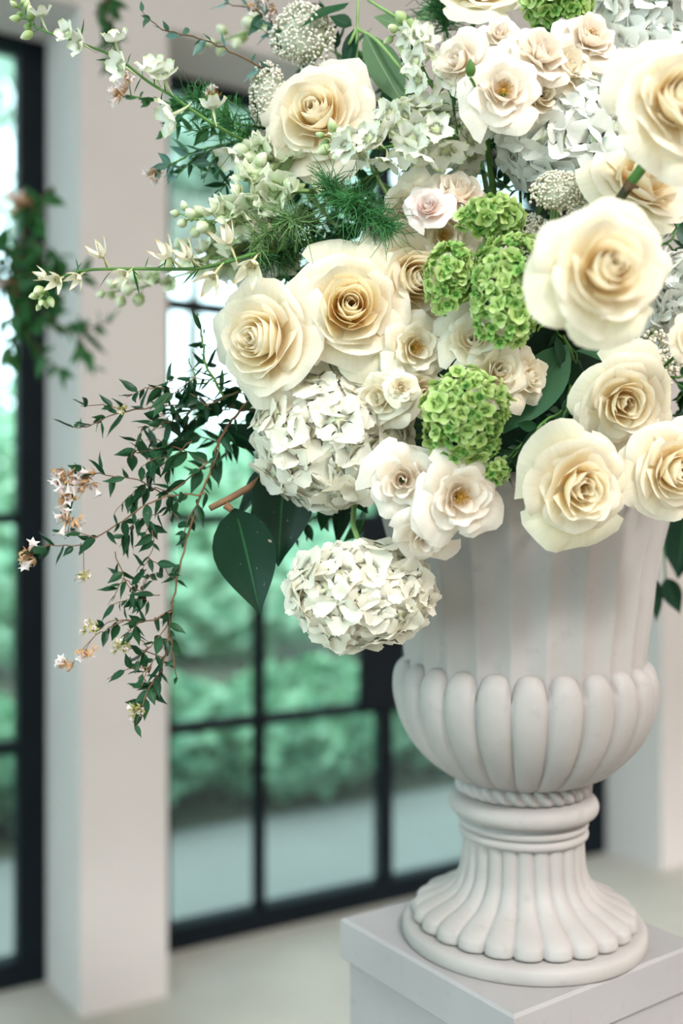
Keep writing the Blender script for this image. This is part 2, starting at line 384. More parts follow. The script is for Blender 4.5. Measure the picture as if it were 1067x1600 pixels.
# ------------------------------------------------------------------ plinth and urn
PA = radians(35); PC = Vector((.201, 1.157, 0)); PT = 1.0255
pl = thing('plinth', 'square off-white plinth under the fluted urn', 'plinth', PC); pl.rotation_euler = (0,0,PA)
def bevel_box(name, hx, z0, z1, mat, parent, b=.003):
    q = MB()
    prof = [(hx-b, z0), (hx, z0+b), (hx, z1-b), (hx-b, z1)]
    V = []
    for r, z in prof: V += [(-r,-r,z),(r,-r,z),(r,r,z),(-r,r,z)]
    Fc = [(3,2,1,0), (12,13,14,15)]
    for j in range(3):
        for i in range(4): Fc.append((j*4+i, j*4+(i+1)%4, j*4+4+(i+1)%4, j*4+4+i))
    q.add(V, Fc); return q.build(name, mat, parent, False)
bevel_box('top_slab', .145, PT-.05, PT, M['plinth'], pl)
bevel_box('shaft', .137, .08, PT-.05, M['plinth'], pl)
bevel_box('base_slab', .15, 0, .08, M['plinth'], pl)

UC = Vector((.2095, 1.15, PT))
urn = thing('stone_urn', 'tall whitewashed stone urn with fluted foot and lobed bowl', 'urn', UC)
NL = 24
def lathe(name, prof, fn, mat, nseg=NL*12, parent=urn):
    # prof: (r, z world) ; fn(angle phase 0..1, profile index fraction, r) -> r
    V = []; Fc = []
    for j, (r, z) in enumerate(prof):
        for i in range(nseg):
            a = 2*pi*i/nseg; ph = (i*NL/nseg) % 1.0
            rr, zz = fn(ph, j, r, z, a); V.append((rr*cos(a), rr*sin(a), zz-PT))
    for j in range(len(prof)-1):
        for i in range(nseg):
            Fc.append((j*nseg+i, j*nseg+(i+1)%nseg, (j+1)*nseg+(i+1)%nseg, (j+1)*nseg+i))
    return obj(name, mesh(name, V, Fc, None, mat), parent)
def interp(tab, n):
    pts = smooth_path([Vector((r, z, 0)) for r, z in tab], n); return [(p.x, p.y) for p in pts]
def lobe(ph): return abs(sin(pi*ph))          # 0 at grooves, 1 at crest
# foot disc
lathe('foot_disc', [(.001,PT),(.1365,PT),(.1385,PT+.003),(.1385,PT+.013),(.136,PT+.0165),(.131,PT+.0185),(.120,PT+.019),(.05,PT+.019)], lambda p,j,r,z,a:(r,z), M['urn'], 96)
# fluted pedestal
tab = [(.121,1.0445),(.1275,1.047),(.1275,1.0535),(.124,1.0595),(.111,1.067),(.096,1.0735),(.0850,1.081),(.0765,1.0915),(.0720,1.104),(.0703,1.120),(.0695,1.137),(.0695,1.142)]
prof = interp(tab, 4); n = len(prof)
def ped(p, j, r, z, a):
    f = j/(n-1); amp = (.0095 if r > .1 else .0042+.0053*max(0,(r-.07)/.03)) * min(1, (1-f)*12)
    return r-amp*(1-lobe(p)**.5), z-(.006*(1-lobe(p))*(1 if f < .35 else 0))*0
lathe('fluted_pedestal', prof, ped, M['urn'])
# collar rings
tor = lambda r0, z0, rt, k=14: [(r0+rt*cos(-pi/2+pi*i/k), z0+rt*sin(-pi/2+pi*i/k)) for i in range(k+1)]
ring = [(.060,1.140)] + [(.0685,1.140)] + tor(.0690,1.1455,.0052,6) + tor(.0690,1.1560,.0050,6) + [(.071,1.163)] + tor(.0745,1.1765,.0110,12) + [(.071,1.1890),(.060,1.1890)]
lathe('collar', ring, lambda p,j,r,z,a:(r,z), M['urn'], 96)
rope = tor(.0695,1.1985,.0090,10)
def ropef(p, j, r, z, a):
    q = (a*30/(2*pi)+ (z-1.19)*38) % 1.0
    return .0620+(r-.0620)*(.62+.38*abs(sin(pi*q))), z
lathe('rope_ring', [(.055,1.190)]+rope+[(.055,1.208)], ropef, M['urn'], 360)
# lobed bowl
tab = [(.052,1.2035),(.070,1.2055),(.090,1.213),(.107,1.2245),(.1225,1.240),(.1355,1.258),(.145,1.279),(.1500,1.300),(.1505,1.318),(.1480,1.330),(.1430,1.338),(.1370,1.342),(.128,1.3425)]
prof2 = interp(tab, 4); n2 = len(prof2)
def bowl(p, j, r, z, a):
    f = j/(n2-1); l = lobe(p)
    amp = .0085*min(1, r/.13)
    zz = z
    if z > 1.31: zz = z - (1-sqrt(max(0, 1-(1-l)**1.6)))*.020*min(1,(z-1.31)/.025)
    return r-amp*(1-l**.42), zz
lathe('lobed_bowl', prof2, bowl, M['urn'])
# tall fluted wall with flared lip
tab = [(.1365,1.318),(.1375,1.345),(.140,1.370),(.1440,1.400),(.1500,1.450),(.1630,1.505),(.1700,1.525),(.1735,1.535)]
prof3 = interp(tab, 4); n3 = len(prof3)
def flute(p, j, r, z, a):
    f = j/(n3-1); q = (p) % 1.0
    return r-.0062*(sin(pi*q)**1.0)*min(1,(1-f)*6), z
lathe('fluted_wall', prof3, flute, M['urn'])
lip = [(.172,1.532)]+tor(.174,1.5400,.0075,8)+[(.170,1.549),(.162,1.545),(.150,1.50),(.135,1.40),(.01,1.40)]
lathe('rolled_lip', lip, lambda p,j,r,z,a:(r,z), M['urn'], 96)

# floral foam that holds the stems
q = MB(); V = []; 
prof = [(.004,1.41),(.128,1.41),(.140,1.48),(.145,1.56),(.130,1.66),(.105,1.76),(.065,1.83),(.004,1.86)]
ns = 20; Fc = []
for r, z in prof:
    for i in range(ns): V.append((r*cos(2*pi*i/ns), r*sin(2*pi*i/ns), z-1.41))
for j in range(len(prof)-1):
    for i in range(ns): Fc.append((j*ns+i, j*ns+(i+1)%ns, (j+1)*ns+(i+1)%ns, (j+1)*ns+i))
fo = obj('floral_foam', mesh('floral_foam', V, Fc, None, M['foam'])); fo.location = (UC.x, UC.y, 1.41)
tag(fo, 'dark green block of floral foam filling the urn', 'floral foam')
HUB = Vector((UC.x, UC.y, 1.60))
#FLOWERS
# ------------------------------------------------------------------ roses
def rose_petal(rho, h, W, curl, seed, nu=9, nv=8, z0=0.0, wav=.03, bulge=.9, notch=.0, side=.2, sexp=3.2):
    rnd = random.Random(seed); V = []; U = []
    p1, p2, p3 = rnd.uniform(0, 6.3), rnd.uniform(0, 6.3), rnd.uniform(0, 6.3)
    asym = rnd.uniform(-.10, .10)
    b0 = Vector((.045, z0)); b1 = Vector((rho*bulge+.10, z0+h*.10)); b2 = Vector((rho, h))
    for j in range(nv):
        v = j/(nv-1)
        for i in range(nu):
            u = -1+2*i/(nu-1)
            vm = 1-side*abs(u)**sexp+asym*u*.5-notch*max(0, 1-abs(u)*3)+.035*sin(4.2*u+p3)
            t = v*vm
            q = (1-t)**2*b0+2*t*(1-t)*b1+t*t*b2
            if t > 1: q = b2+(b2-b1)*2*(t-1)
            r, z = q.x, q.y
            k = max(0, (v-.62)/.38)**2*(1-.25*abs(u))
            r += curl*k*.55; z -= curl*k*.75
            sr = curl*.35*abs(u)**3*v**2                      # side edges roll back
            r += sr*.3; z -= sr*.5
            r += wav*sin(3.1*u+p1)*v*v+.5*wav*sin(7*u+p2)*v**3; z += wav*.8*sin(4*u+p2)*v*v
            ru = .035*rho*sin(10*u+p1)*v**6; r += ru*.5; z += ru
            r *= 1+.07*u
            a = W*u*(.50+.50*min(1, v*1.9))
            V.append((r*cos(a), r*sin(a), z)); U.append((.5+.5*u, v))
    Fc = [(j*nu+i, j*nu+i+1, (j+1)*nu+i+1, (j+1)*nu+i) for j in range(nv-1) for i in range(nu-1)]
    return V, Fc, U

def sepal_mesh():
    V = []; Fc = []; U = []
    for j in range(6):
        v = j/5; w_ = .13*(1-v)**.8*(.6+.4*v) + (.004 if j < 5 else 0)
        for i in (-1, 0, 1):
            V.append((.06+.52*v*(1-.1*abs(i)), i*w_, -.10-.02*v+.10*v*v+.02*abs(i))); U.append((.5+.5*i, v))
    for j in range(5):
        for i in range(2): Fc.append((j*3+i, j*3+i+1, j*3+i+4, j*3+i+3))
    return mesh('sepal', V, Fc, U, M['calyx'])
SEPAL = sepal_mesh()
q = MB(); q.ball((0,0,-.06), .13, 8, 6); q.tube([(0,0,-.14),(0,0,-.26)], .07, .045, 8); HIP = q.mesh('calyx', M['calyx'])

def rose_kit(kind, seed):
    """list of (mesh, angle) petals in a unit-radius bloom opening along +Z"""
    rnd = random.Random(seed*77+5); out = []
    if kind == 'big':
        n = 30
        for i in range(n):
            t = i/(n-1)
            rho = .045+1.00*t**1.22; h = .60+.10*sin(pi*min(1, t*1.4))-.50*t**2.3
            W = radians(150-74*min(1, t*2.2) - 26*t); curl = .02+.28*t**1.4
            rho *= rnd.uniform(.95, 1.05); h += rnd.uniform(-.03, .03)
            guard = i >= n-3
            V, Fc, U = rose_petal(rho, h, W, curl, rnd.random(), 13, 11, 0, .012+.05*t**1.5, 1.0-.2*t, .0, .16+.24*t*t, 3.2-1.0*t)
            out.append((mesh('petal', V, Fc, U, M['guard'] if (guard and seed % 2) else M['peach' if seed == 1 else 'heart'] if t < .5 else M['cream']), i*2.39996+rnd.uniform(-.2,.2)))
    elif kind == 'loose':          # quartered, more irregular heart
        n = 30
        for i in range(n):
            t = i/(n-1)
            rho = .06+.98*t**1.05; h = .50+.16*sin(pi*min(1, t*1.5))-.44*t**2.2
            W = radians(100-40*min(1, t*2.0)); curl = .05+.24*t**1.5
            rho *= rnd.uniform(.88, 1.08); h += rnd.uniform(-.07, .07)
            V, Fc, U = rose_petal(rho, h, W, curl, rnd.random(), 13, 11, 0, .03+.04*t, .95-.15*t, .0, .18+.22*t*t, 3.2-1.0*t)
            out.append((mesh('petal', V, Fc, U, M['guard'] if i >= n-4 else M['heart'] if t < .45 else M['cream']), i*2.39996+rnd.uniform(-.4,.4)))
    return out
def spray_kit(seed, mat, heart, n=20):
    rnd = random.Random(seed*31+9); out = []
    for i in range(n):
        t = i/(n-1); s = .22+.78*t if heart else t
        rho = .05+.98*s**1.05; h = .52+.10*sin(pi*min(1, s*1.4))-.46*s**2
        W = radians(130-82*min(1, s*2.2)); curl = .05+.30*s**1.4
        rho *= rnd.uniform(.86, 1.10); h += rnd.uniform(-.06, .06)
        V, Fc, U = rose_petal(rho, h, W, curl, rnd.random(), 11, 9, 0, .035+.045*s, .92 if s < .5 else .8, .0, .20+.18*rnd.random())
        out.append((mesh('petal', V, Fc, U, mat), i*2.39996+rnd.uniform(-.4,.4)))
    return out
q = MB(); rr = random.Random(3)
q.ball((0,0,.18), .10, 8, 5)
for i in range(46):
    a = rr.uniform(0, 6.28); e = rr.uniform(.12, .34); p = Vector((cos(a)*e, sin(a)*e, .30+rr.uniform(0,.14)))
    q.tube([(cos(a)*.06, sin(a)*.06, .2), p], .009, .007, 4, False); q.ball(p, .026, 5, 4)
STAMENS = q.mesh('stamens', M['stamen'])
BIG = {('big', i): rose_kit('big', i) for i in range(4)}
BIG.update({('loose', i): rose_kit('loose', i) for i in range(2)})
SPR = {}
def spray_variant(k, mat, heart):
    key = (k, mat, heart)
    if key not in SPR: SPR[key] = spray_kit(k, M[mat], heart)
    return SPR[key]

def stem_to(root, pts, r, mat, name='stem', n=6):
    pts = [local(root, p) for p in pts]; s = root.scale[0]
    q = MB(); q.tube(smooth_path(pts, 5), r/s, r/s, n); return q.build(name, mat, root)
def bloom(name, label, cat, group, px, py, rpx, d, fx, fz, kit, spin=0.0, flat=1.0, stamens=False, stem=True, route=None, stem_mat='stem', skip=0):
    ax = Vector((fx, -1, fz)).normalized(); R = PX(rpx, d)
    root = thing(name, label, cat, P(px, py, d)-ax*R*.30, face_quat(ax, spin), (R, R, R*flat), group)
    for me, a in kit[:len(kit)-skip]: obj('petal', me, root, rot=Quaternion((0,0,1), a))
    obj('calyx', HIP, root)
    for k in range(5): obj('sepal', SEPAL, root, rot=Quaternion((0,0,1), 1.2566*k+.4))
    if stamens:
        tag(obj('stamens', STAMENS, root, (0,0,.03), None, .68), 'ochre stamens', kind='stuff')
    if stem:
        base = root.location-ax*R*.24
        tgt = HUB+Vector((base.x-HUB.x, base.y-HUB.y, base.z-HUB.z))*.25
        stem_to(root, [base]+([Vector(x) for x in route] if route else [base-ax*R*.5, base+Vector((0,.09,-.015))]) + [tgt], .0028 if rpx > 60 else .0015, M[stem_mat])
    return root

G1 = 'large cream roses'
for a in [
 ('large cream rose high beside the pale rice flower heads', 492, 174, 88, .98, -.22, .10, ('big',0), .4),
 ('large cream rose with a tight peach spiral heart, facing straight out', 548, 478, 98, .93, .05, .02, ('big',1), 1.0),
 ('large cream rose turned aside above the dark vine leaves', 404, 530, 94, .945, -.62, -.10, ('big',2), 2.2),
 ('blurred pale cream rose nearest the viewer, beside the lime green cluster', 952, 418, 106, .74, .14, .0, ('big',3), 3.0),
 ('cream rose with many folded inner petals below the blurred rose', 978, 630, 78, .91, .05, -.30, ('loose',0), .6),
 ('lowest cream rose, greenish outer petals hanging over the urn rim', 909, 763, 90, .875, .22, -.22, ('loose',1), 4.4),
 ('cream rose at the lower edge of the bouquet, cut by the frame', 1058, 735, 78, .895, .30, -.10, ('big',0), 5.0),
 ('blurred cream rose in the upper corner with golden inner petals', 1066, 152, 100, .80, .15, .05, ('big',2), 4.2),
 ('cream rose opening upward behind the bare cut cane', 1010, 276, 84, .90, .35, .62, ('loose',0), 2.4),
 ('half hidden cream rose tucked behind the peach hearted rose', 650, 434, 84, .955, .35, -.1, ('big',3), 1.7),
 ('cream rose at the very top, only its outer petals showing', 748, -28, 70, 1.0, .05, .8, ('big',1), .2),
 ('cream rose bud at the edge above the loose tan cluster', 1085, 525, 34, .86, .2, .1, ('big',2), 3.3),
]:
    lab, px, py, r, d, fx, fz, k, sp = a
    route = [P(935, 425, .95), P(900, 440, 1.05)] if d == .74 else None; sm = 'stem'
    bloom('cream_rose', lab, 'rose', G1, px, py, r, d, fx, fz, BIG[k], sp, 1.0, False, True, route, sm)
# bare cane with node in front of the upward opening rose
cane = thing('cut_cane', 'bare green and brown rose cane with a node, before the upward rose', 'cane', P(955, 330, .88))
c0 = P(1024, 234, .835); c1 = P(984, 288, .85); c2 = P(955, 330, .88)
for nm, pts, r0, mt in (('green_cane', [c0, c0.lerp(c1,.5), c1], .0046, 'stem'), ('brown_cane', [c1, c1.lerp(c2,.5), c2, HUB.lerp(c2,.3)], .0042, 'stem_dark')):
    q = MB(); q.tube([p-cane.location for p in pts], r0, r0, 8); q.build(nm, M[mt], cane)
q = MB()
for v in ((1,.2,-.3), (.6,-.4,.6), (-.5,-.3,-.8)):
    q.tube([c1-cane.location, c1-cane.location+Vector(v)*.008], .0034, .001, 6)
q.ball(c1-cane.location, .0052, 8, 6); q.build('node', M['stem_r'], cane)

G2 = 'blush and ivory spray roses'
S = [
 # label, px,py,r,d,fx,fz,variant,mat,heart,spin
 ('spray rose in the top cluster turned to the side, petals drooping', 712, 92, 52, .93, -.85, .15, 0, 'blush', 0, .3),
 ('small tight spray rose at the top of the upper cluster', 781, 50, 30, .94, .0, .25, 1, 'blush', 0, 1.2),
 ('open spray rose with ochre stamens low in the top cluster', 788, 136, 58, .90, -.05, .10, 2, 'blush', 1, 2.0),
 ('ruffled spray rose in the middle of the top cluster', 850, 78, 54, .93, .30, .25, 3, 'blush', 0, .9),
 ('spray rose at the far side of the top cluster, peach heart half hidden', 893, 100, 46, .945, .5, .05, 4, 'ivory', 0, 2.9),
 ('wide pale spray rose topping the cluster beside the white hydrangea', 926, 52, 52, .96, .25, .35, 5, 'blush', 1, 4.0),
 ('half hidden spray rose under the open stamened one', 850, 148, 46, .945, .35, -.25, 6, 'ivory', 0, 5.1),
 ('blush spray rose spreading sideways above the lime florets', 720, 294, 52, .95, .25, .75, 3, 'blush', 0, 3.7),
 ('pinkest small spray rose of the bouquet', 668, 320, 35, .93, -.1, .25, 1, 'pink', 0, .4),
 ('pale spray rose seen from the side next to the feathery fern', 630, 318, 50, .975, -.75, .1, 0, 'ivory', 0, 2.2),
 ('spray rose with stamens just under the pink one', 696, 368, 48, .955, .1, -.25, 2, 'ivory', 1, 5.0),
 ('shaded spray rose behind the lime green flower stems', 748, 398, 40, 1.0, .1, -.1, 4, 'ivory', 0, 1.0),
 ('upright ivory spray rose between the two large lime clusters', 738, 528, 54, .925, -.15, .2, 7, 'ivory', 0, .2),
 ('ivory spray rose with a deep peach fold beside the salal leaf', 783, 578, 54, .92, .25, .05, 3, 'ivory', 0, 5.6),
 ('small spray rose leaning over the broad salal leaf', 832, 588, 44, .94, .75, .0, 6, 'ivory', 0, 1.9),
 ('ivory spray rose peeping out behind the peach hearted rose', 652, 542, 52, .935, .25, -.05, 5, 'ivory', 1, 2.7),
 ('tiny tightly furled spray rose above the big white hydrangea', 627, 603, 25, .92, .0, .05, 1, 'ivory', 0, 4.4),
 ('spray rose turned away above the white hydrangea', 592, 622, 48, .94, -.55, -.2, 0, 'ivory', 0, 4.1),
 ('spray rose half covered by the lower lime cluster', 664, 612, 44, .945, .3, -.1, 4, 'ivory', 0, .5),
 ('round cupped spray rose over the hanging white hydrangea', 628, 750, 54, .905, -.1, -.1, 2, 'blush', 0, 1.1),
 ('star shaped spray rose with ochre heart below the lime cluster', 722, 776, 64, .88, .15, -.02, 5, 'blush', 1, 2.4),
 ('lowest spray rose, peach tinted and facing down', 666, 842, 50, .905, .05, -.75, 6, 'blush', 0, 3.1),
]
for lab, px, py, r, d, fx, fz, v, mt, heart, sp in S:
    bloom('spray_rose', lab, 'rose', G2, px, py, r*1.07, d, fx, fz, spray_variant(v, mt, heart), sp, .95, bool(heart))
# closed green bud in the top cluster
b = thing('rose_bud', 'small closed green rosebud in the top cluster', 'rosebud', P(735, 108, .895), face_quat((-.1,-.5,1)), PX(15, .895))
q = MB(); V = []; Fc = []
for j in range(8):
    v = j/7; r = .62*sin(pi*(.12+.88*v))**.8*(1-.35*v)+.02
    for i in range(10): V.append((r*cos(i*pi/5), r*sin(i*pi/5), -.7+1.7*v))
for j in range(7):
    for i in range(10): Fc.append((j*10+i, j*10+(i+1)%10, (j+1)*10+(i+1)%10, (j+1)*10+i))
q.add(V, Fc); q.build('bud', M['calyx'], b)
for k in range(5): obj('sepal', SEPAL, b, loc=(0,0,-.5), rot=Quaternion((0,0,1), 1.2566*k) @ Quaternion((0,1,0), -1.1), scale=1.6)
stem_to(b, [b.location-Vector((0,0,.008)), P(742, 135, .91), P(770, 200, 1.0)], .0014, M['stem'])

# ------------------------------------------------------------------ florets
def floret(npet, wid, cup, seed, serr=0.0, point=0.0, L=1.0, nu=5, nv=5, mat=None, spur=0.0, ruff=.06, spur_r=1.0):
    rnd = random.Random(seed); V = [(0,0,0)]; U = [(.5,0)]; Fc = []
    for k in range(npet):
        a = 2*pi*k/npet+rnd.uniform(-.12,.12); sc_ = rnd.uniform(.88,1.1); tw = rnd.uniform(-.15,.15); ph = rnd.uniform(0,6.3)
        lift = rnd.uniform(-.08,.08); b = len(V)
        for j in range(1, nv):
            v = j/(nv-1)
            hw = wid*(sin(pi*min(1, .10+.86*v**.85))**(.55 if not point else .9))
            if j == nv-1: hw = wid*(.58 if not point else .08)
            for i in range(nu):
                u = -1+2*i/(nu-1)
                x = L*sc_*(v*(1-.16*abs(u)**2*(v if not point else 0))); y = u*hw*sc_
                if serr and j == nv-1: x += serr*(1 if i % 2 else -1)
                z = cup*v*v+lift*v+.10*cup*u*u+ruff*sin(3*u+ph)*v+tw*u*hw*v
                V.append((x*cos(a)-y*sin(a), x*sin(a)+y*cos(a), z)); U.append((.5+.5*u, v))
        for i in range(nu-1): Fc.append((0, b+i, b+i+1))
        for j in range(nv-2):
            for i in range(nu-1): Fc.append((b+j*nu+i, b+j*nu+i+1, b+(j+1)*nu+i+1, b+(j+1)*nu+i))
    if spur:
        b = len(V); k = 5; c = [(0,0,0,.10),(0.02,0,-.4,.10),(.12,0,-.9,.06),(.30,0,-1.3,.02)]
        for (x,y,z,r) in c:
            for i in range(k): V.append((x+r*spur_r*cos(2*pi*i/k), y+r*spur_r*sin(2*pi*i/k), z*spur)); U.append((.5,.15))
        for j in range(3):
            for i in range(k): Fc.append((b+j*k+i, b+j*k+(i+1)%k, b+(j+1)*k+(i+1)%k, b+(j+1)*k+i))
        for i in range(k): Fc.append((0, b+i, b+(i+1)%k))
    return mesh('floret', V, Fc, U, mat)
q = MB(); q.ball((0,0,0), 1, 8, 6)
CORE_W = q.mesh('core', M['snap']); CORE_G = q.mesh('core', M['dark_v'])
FL_W = [floret(4, .56, .08, i, .03, mat=M['white_h'], nu=7) for i in range(6)]
FL_C = [floret(4, .56, .10, 20+i, .02, mat=M['cool_h'], nu=7) for i in range(5)]
FL_G = [floret(4, .60, .20, 40+i, 0, mat=M['green_v']) for i in range(5)]
FL_GD = [floret(5, .48, .30, 60+i, 0, mat=M['dark_v']) for i in range(4)]

def head(name, label, cat, group, px, py, rx, ry, d, fx, fz, fl, n, fsize, seed, fl2=None, polar=-.25, core=CORE_W, depth=.8, jit=.35, stem=True, lobes=0, route=None, big=0):
    rnd = random.Random(seed); ax = Vector((fx, -1, fz)).normalized(); R = PX((rx+ry)/2, d)
    root = thing(name, label, cat, P(px, py, d), face_quat(ax), None, group)
    X, Y = PX(rx, d), PX(ry, d)
    # unit directions around +Z (towards the viewer along ax); world-up kept as local Y by track quat
    ls = [Vector((rnd.gauss(0,1), rnd.gauss(0,1), abs(rnd.gauss(0,1)))).normalized() for _ in range(lobes)]
    k_ = .5 if lobes else .7; obj('core', core, root, scale=(X*k_, Y*k_, R*depth*k_*.95))
    for k in range(n):
        c = 1-(k+.5)/n*(1-polar); s = sqrt(max(0, 1-c*c)); a = k*2.39996
        dv = Vector((s*cos(a), s*sin(a), c)); dv = (dv+Vector((rnd.gauss(0,.07), rnd.gauss(0,.07), rnd.gauss(0,.07)))).normalized()
        rad = .92+rnd.uniform(-.09,.09)
        if ls:
            b = max(l.dot(dv) for l in ls); rad *= .70+.36*max(0, (b-.4)/.6)**.6
        p = Vector((dv.x*X*rad, dv.y*Y*rad, dv.z*R*depth*rad))
        nd = (Vector((dv.x/X, dv.y/Y, dv.z/(R*depth))).normalized()+Vector((rnd.gauss(0,jit), rnd.gauss(0,jit), rnd.gauss(0,jit)))*.6).normalized()
        dark = fl2 and rnd.random() < .40+.25*(dv.y < -.3)
        me = rnd.choice(fl2 if dark else fl)
        sz = fsize*rnd.uniform(.8,1.2)*(.72 if dark else 1)
        if big and not dark and rnd.random() < .22: sz *= 1.0+big*rnd.random()
        obj('floret', me, root, p, face_quat(nd, rnd.uniform(0,6.28)), PX(sz, d))
    if stem:
        back = root.location+Vector((0,1,0))*R*depth*.4
        stem_to(root, [back]+([Vector(x) for x in route] if route else [])+[back.lerp(HUB, .75)], .003, M['stem_l'])
    return root
GH = 'white hydrangea heads'
head('hydrangea', 'large white hydrangea head under the two big cream roses', 'hydrangea', GH, 516, 680, 122, 112, 1.0, -.05, -.12, FL_W, 92, 38, 1, jit=.19)
head('hydrangea', 'hanging white hydrangea head beside the urn rim', 'hydrangea', GH, 562, 925, 112, 82, .965, -.05, -.15, FL_W, 78, 36, 2, jit=.21,
     route=[P(560, 850, 1.0), P(552, 810, 1.02), P(580, 770, 1.05)])
head('hydrangea', 'cool white hydrangea head behind the top spray rose cluster', 'hydrangea', GH, 893, 215, 114, 100, 1.0, .0, .1, FL_C, 84, 36, 3, jit=.26)
head('hydrangea', 'white hydrangea head in the top corner', 'hydrangea', GH, 1010, 48, 82, 92, 1.02, .0, .0, FL_C, 74, 36, 4, jit=.26)
head('hydrangea', 'small glimpse of white hydrangea behind the blurred front rose', 'hydrangea', GH, 1050, 452, 42, 55, .98, .1, .0, FL_C, 46, 27, 5)
head('hydrangea', 'white hydrangea head tucked under the fern, in shade', 'hydrangea', GH, 395, 395, 62, 52, 1.12, -.2, .1, FL_C, 50, 28, 6)
GV = 'lime green snowball heads'
head('green_snowball', 'lower lime green snowball head above the star shaped rose', 'green flower', GV, 727, 650, 66, 72, .90, -.05, .1, FL_G, 170, 14, 11, FL_GD, -.3, CORE_G, .9, .5, lobes=9, big=.55)
head('green_snowball', 'largest lime green snowball head beside the blurred rose', 'green flower', GV, 800, 458, 66, 90, .90, .0, .1, FL_G, 210, 14, 12, FL_GD, -.3, CORE_G, .85, .5, lobes=9, big=.6)
head('green_snowball', 'small lime green head between rose and larger lime head', 'green flower', GV, 706, 436, 42, 54, .91, -.2, .1, FL_G, 110, 13, 13, FL_GD, -.3, CORE_G, .9, .5, lobes=6)
head('green_snowball', 'flat topped lime green head on pale forked stems', 'green flower', GV, 765, 346, 50, 26, .915, .1, .5, FL_G, 84, 14, 14, FL_GD, -.2, CORE_G, 1.2, .5, route=[P(757, 385, .93), P(755, 410, .96)])
head('green_snowball', 'lime green head at the very top of the bouquet', 'green flower', GV, 872, 8, 52, 38, .99, .0, .3, FL_G, 90, 15, 15, FL_GD, -.2, CORE_G, .9, .5, lobes=5)
head('green_snowball', 'tiny lime sprig hanging below the lower lime head', 'green flower', GV, 772, 738, 24, 18, .90, .2, -.4, FL_G, 16, 12, 16, FL_GD, .0, CORE_G, .8, .5)

# ------------------------------------------------------------------ rice flower
def rice(label, px, py, rx, ry, d, fx, fz, n, seed, mat='rice', loose=0.0, ball=2.6):
    rnd = random.Random(seed); ax = Vector((fx, -1, fz)).normalized(); R = PX((rx+ry)/2, d)
    root = thing('rice_flower', label, 'rice flower', P(px, py, d), face_quat(ax), None, 'rice flower heads')
    X, Y = PX(rx, d), PX(ry, d); q = MB(); tw = MB(); b = PX(ball, d)
    for k in range(n):
        c = max(-1, min(1, 1-(k+.5)/n*1.15+rnd.gauss(0,.035))); s = sqrt(max(0, 1-c*c)); a = k*2.39996+rnd.gauss(0,.12)
        bump = 1+.07*sin(a*3+k*.01)*s+.05*sin(9*s+2*a)
        jit = rnd.gauss(0, .045+loose*.12)
        p = Vector((s*cos(a)*X, s*sin(a)*Y, (c-.25)*R*.75))*(bump+jit)
        q.ball(p, b*rnd.uniform(.75, 1.25), 5, 4)
        if k % 6 == 0: tw.tube([Vector((0,0,-R*.6)), p*.55+Vector((0,0,-R*.2)), p*.97], b*.35, b*.25, 4, False)
    tag(q.build('bud_mass', M[mat], root), 'pale beady buds', kind='stuff')
    tag(tw.build('twig_fork', M['stem_l'], root), kind='stuff')
    obj('core', CORE_W, root, loc=(0,0,-R*.22), scale=(X*.84*(1-.5*loose), Y*.84*(1-.5*loose), R*.55*(1-.5*loose)))
    stem_to(root, [root.location-ax*R*.2, root.location-ax*R*1.2, (root.location-ax*R).lerp(HUB, .7)], .002, M['stem_l'])
rice('large greyish rice flower head at the top, under the dark leaf', 473, 52, 48, 50, 1.03, -.1, .1, 520, 1, ball=2.5)
rice('rice flower head curving round the upper cream rose', 418, 148, 30, 50, 1.02, -.3, .0, 380, 2, ball=2.3)
rice('small rice flower head below the upper cream rose', 420, 236, 24, 32, 1.03, -.2, -.1, 260, 3, ball=2.2)
rice('domed rice flower head above the blurred front rose', 878, 298, 46, 34, .93, .1, .35, 420, 4, 'rice_t', ball=2.4)
rice('narrow rice flower head between lime florets and blurred rose', 838, 370, 24, 37, .95, .0, .1, 280, 5, ball=2.3)
rice('loose tan rice flower head beside the folded cream rose', 1026, 558, 42, 42, .97, .1, .2, 190, 6, 'rice_t', .9, 3.2)
rice('little rice flower tuft behind the lime stems', 755, 408, 14, 13, .96, .0, .1, 70, 7, 'rice_t', .2, 2.2)

# ------------------------------------------------------------------ leaves and sprigs
def leaf_mesh(name, mat, wide=.5, pos=.42, fold=.10, bend=.12, nv=9, tip=1.0, wavy=.02, seed=0):
    rnd = random.Random(seed); V = []; Fc = []; U = []; ph = rnd.uniform(0, 6)
    us = (-1, -.55, 0, .55, 1)
    for j in range(nv):
        v = j/(nv-1)
        x = v**(math.log(.5)/math.log(pos)); w_ = .5*(sin(pi*x)**(.85 if x < .5 else tip))*wide*2
        w_ = max(w_, .012 if j in (0, nv-1) else 0)
        for u in us:
            z = -fold*(1-abs(u))*w_*1.2 - bend*v*v + wavy*sin(9*v+ph)*abs(u)
            V.append((v, u*w_*.5, z)); U.append((.5+.5*u, v))
    k = len(us)
    for j in range(nv-1):
        for i in range(k-1): Fc.append((j*k+i, j*k+i+1, (j+1)*k+i+1, (j+1)*k+i))
    return mesh(name, V, Fc, U, mat)
LEAF = {}
for nm, mat in (('dark','leaf'), ('mid','leaf_m'), ('blue','leaf_blue')):
    LEAF[nm] = [leaf_mesh('leaf', M[mat], .38+.07*(i%2), .38, .16, .10+.12*(i%3), 7, 1.25, .02, i) for i in range(4)]
LEAF['narrow'] = [leaf_mesh('leaf', M['leaf'], .20, .45, .2, .15+.15*i, 7, 1.1, .02, i) for i in range(3)]
LEAF['spear'] = [leaf_mesh('leaf', M['leaf_m'], .10, .5, .2, .2, 6, 1, 0, i) for i in range(2)]
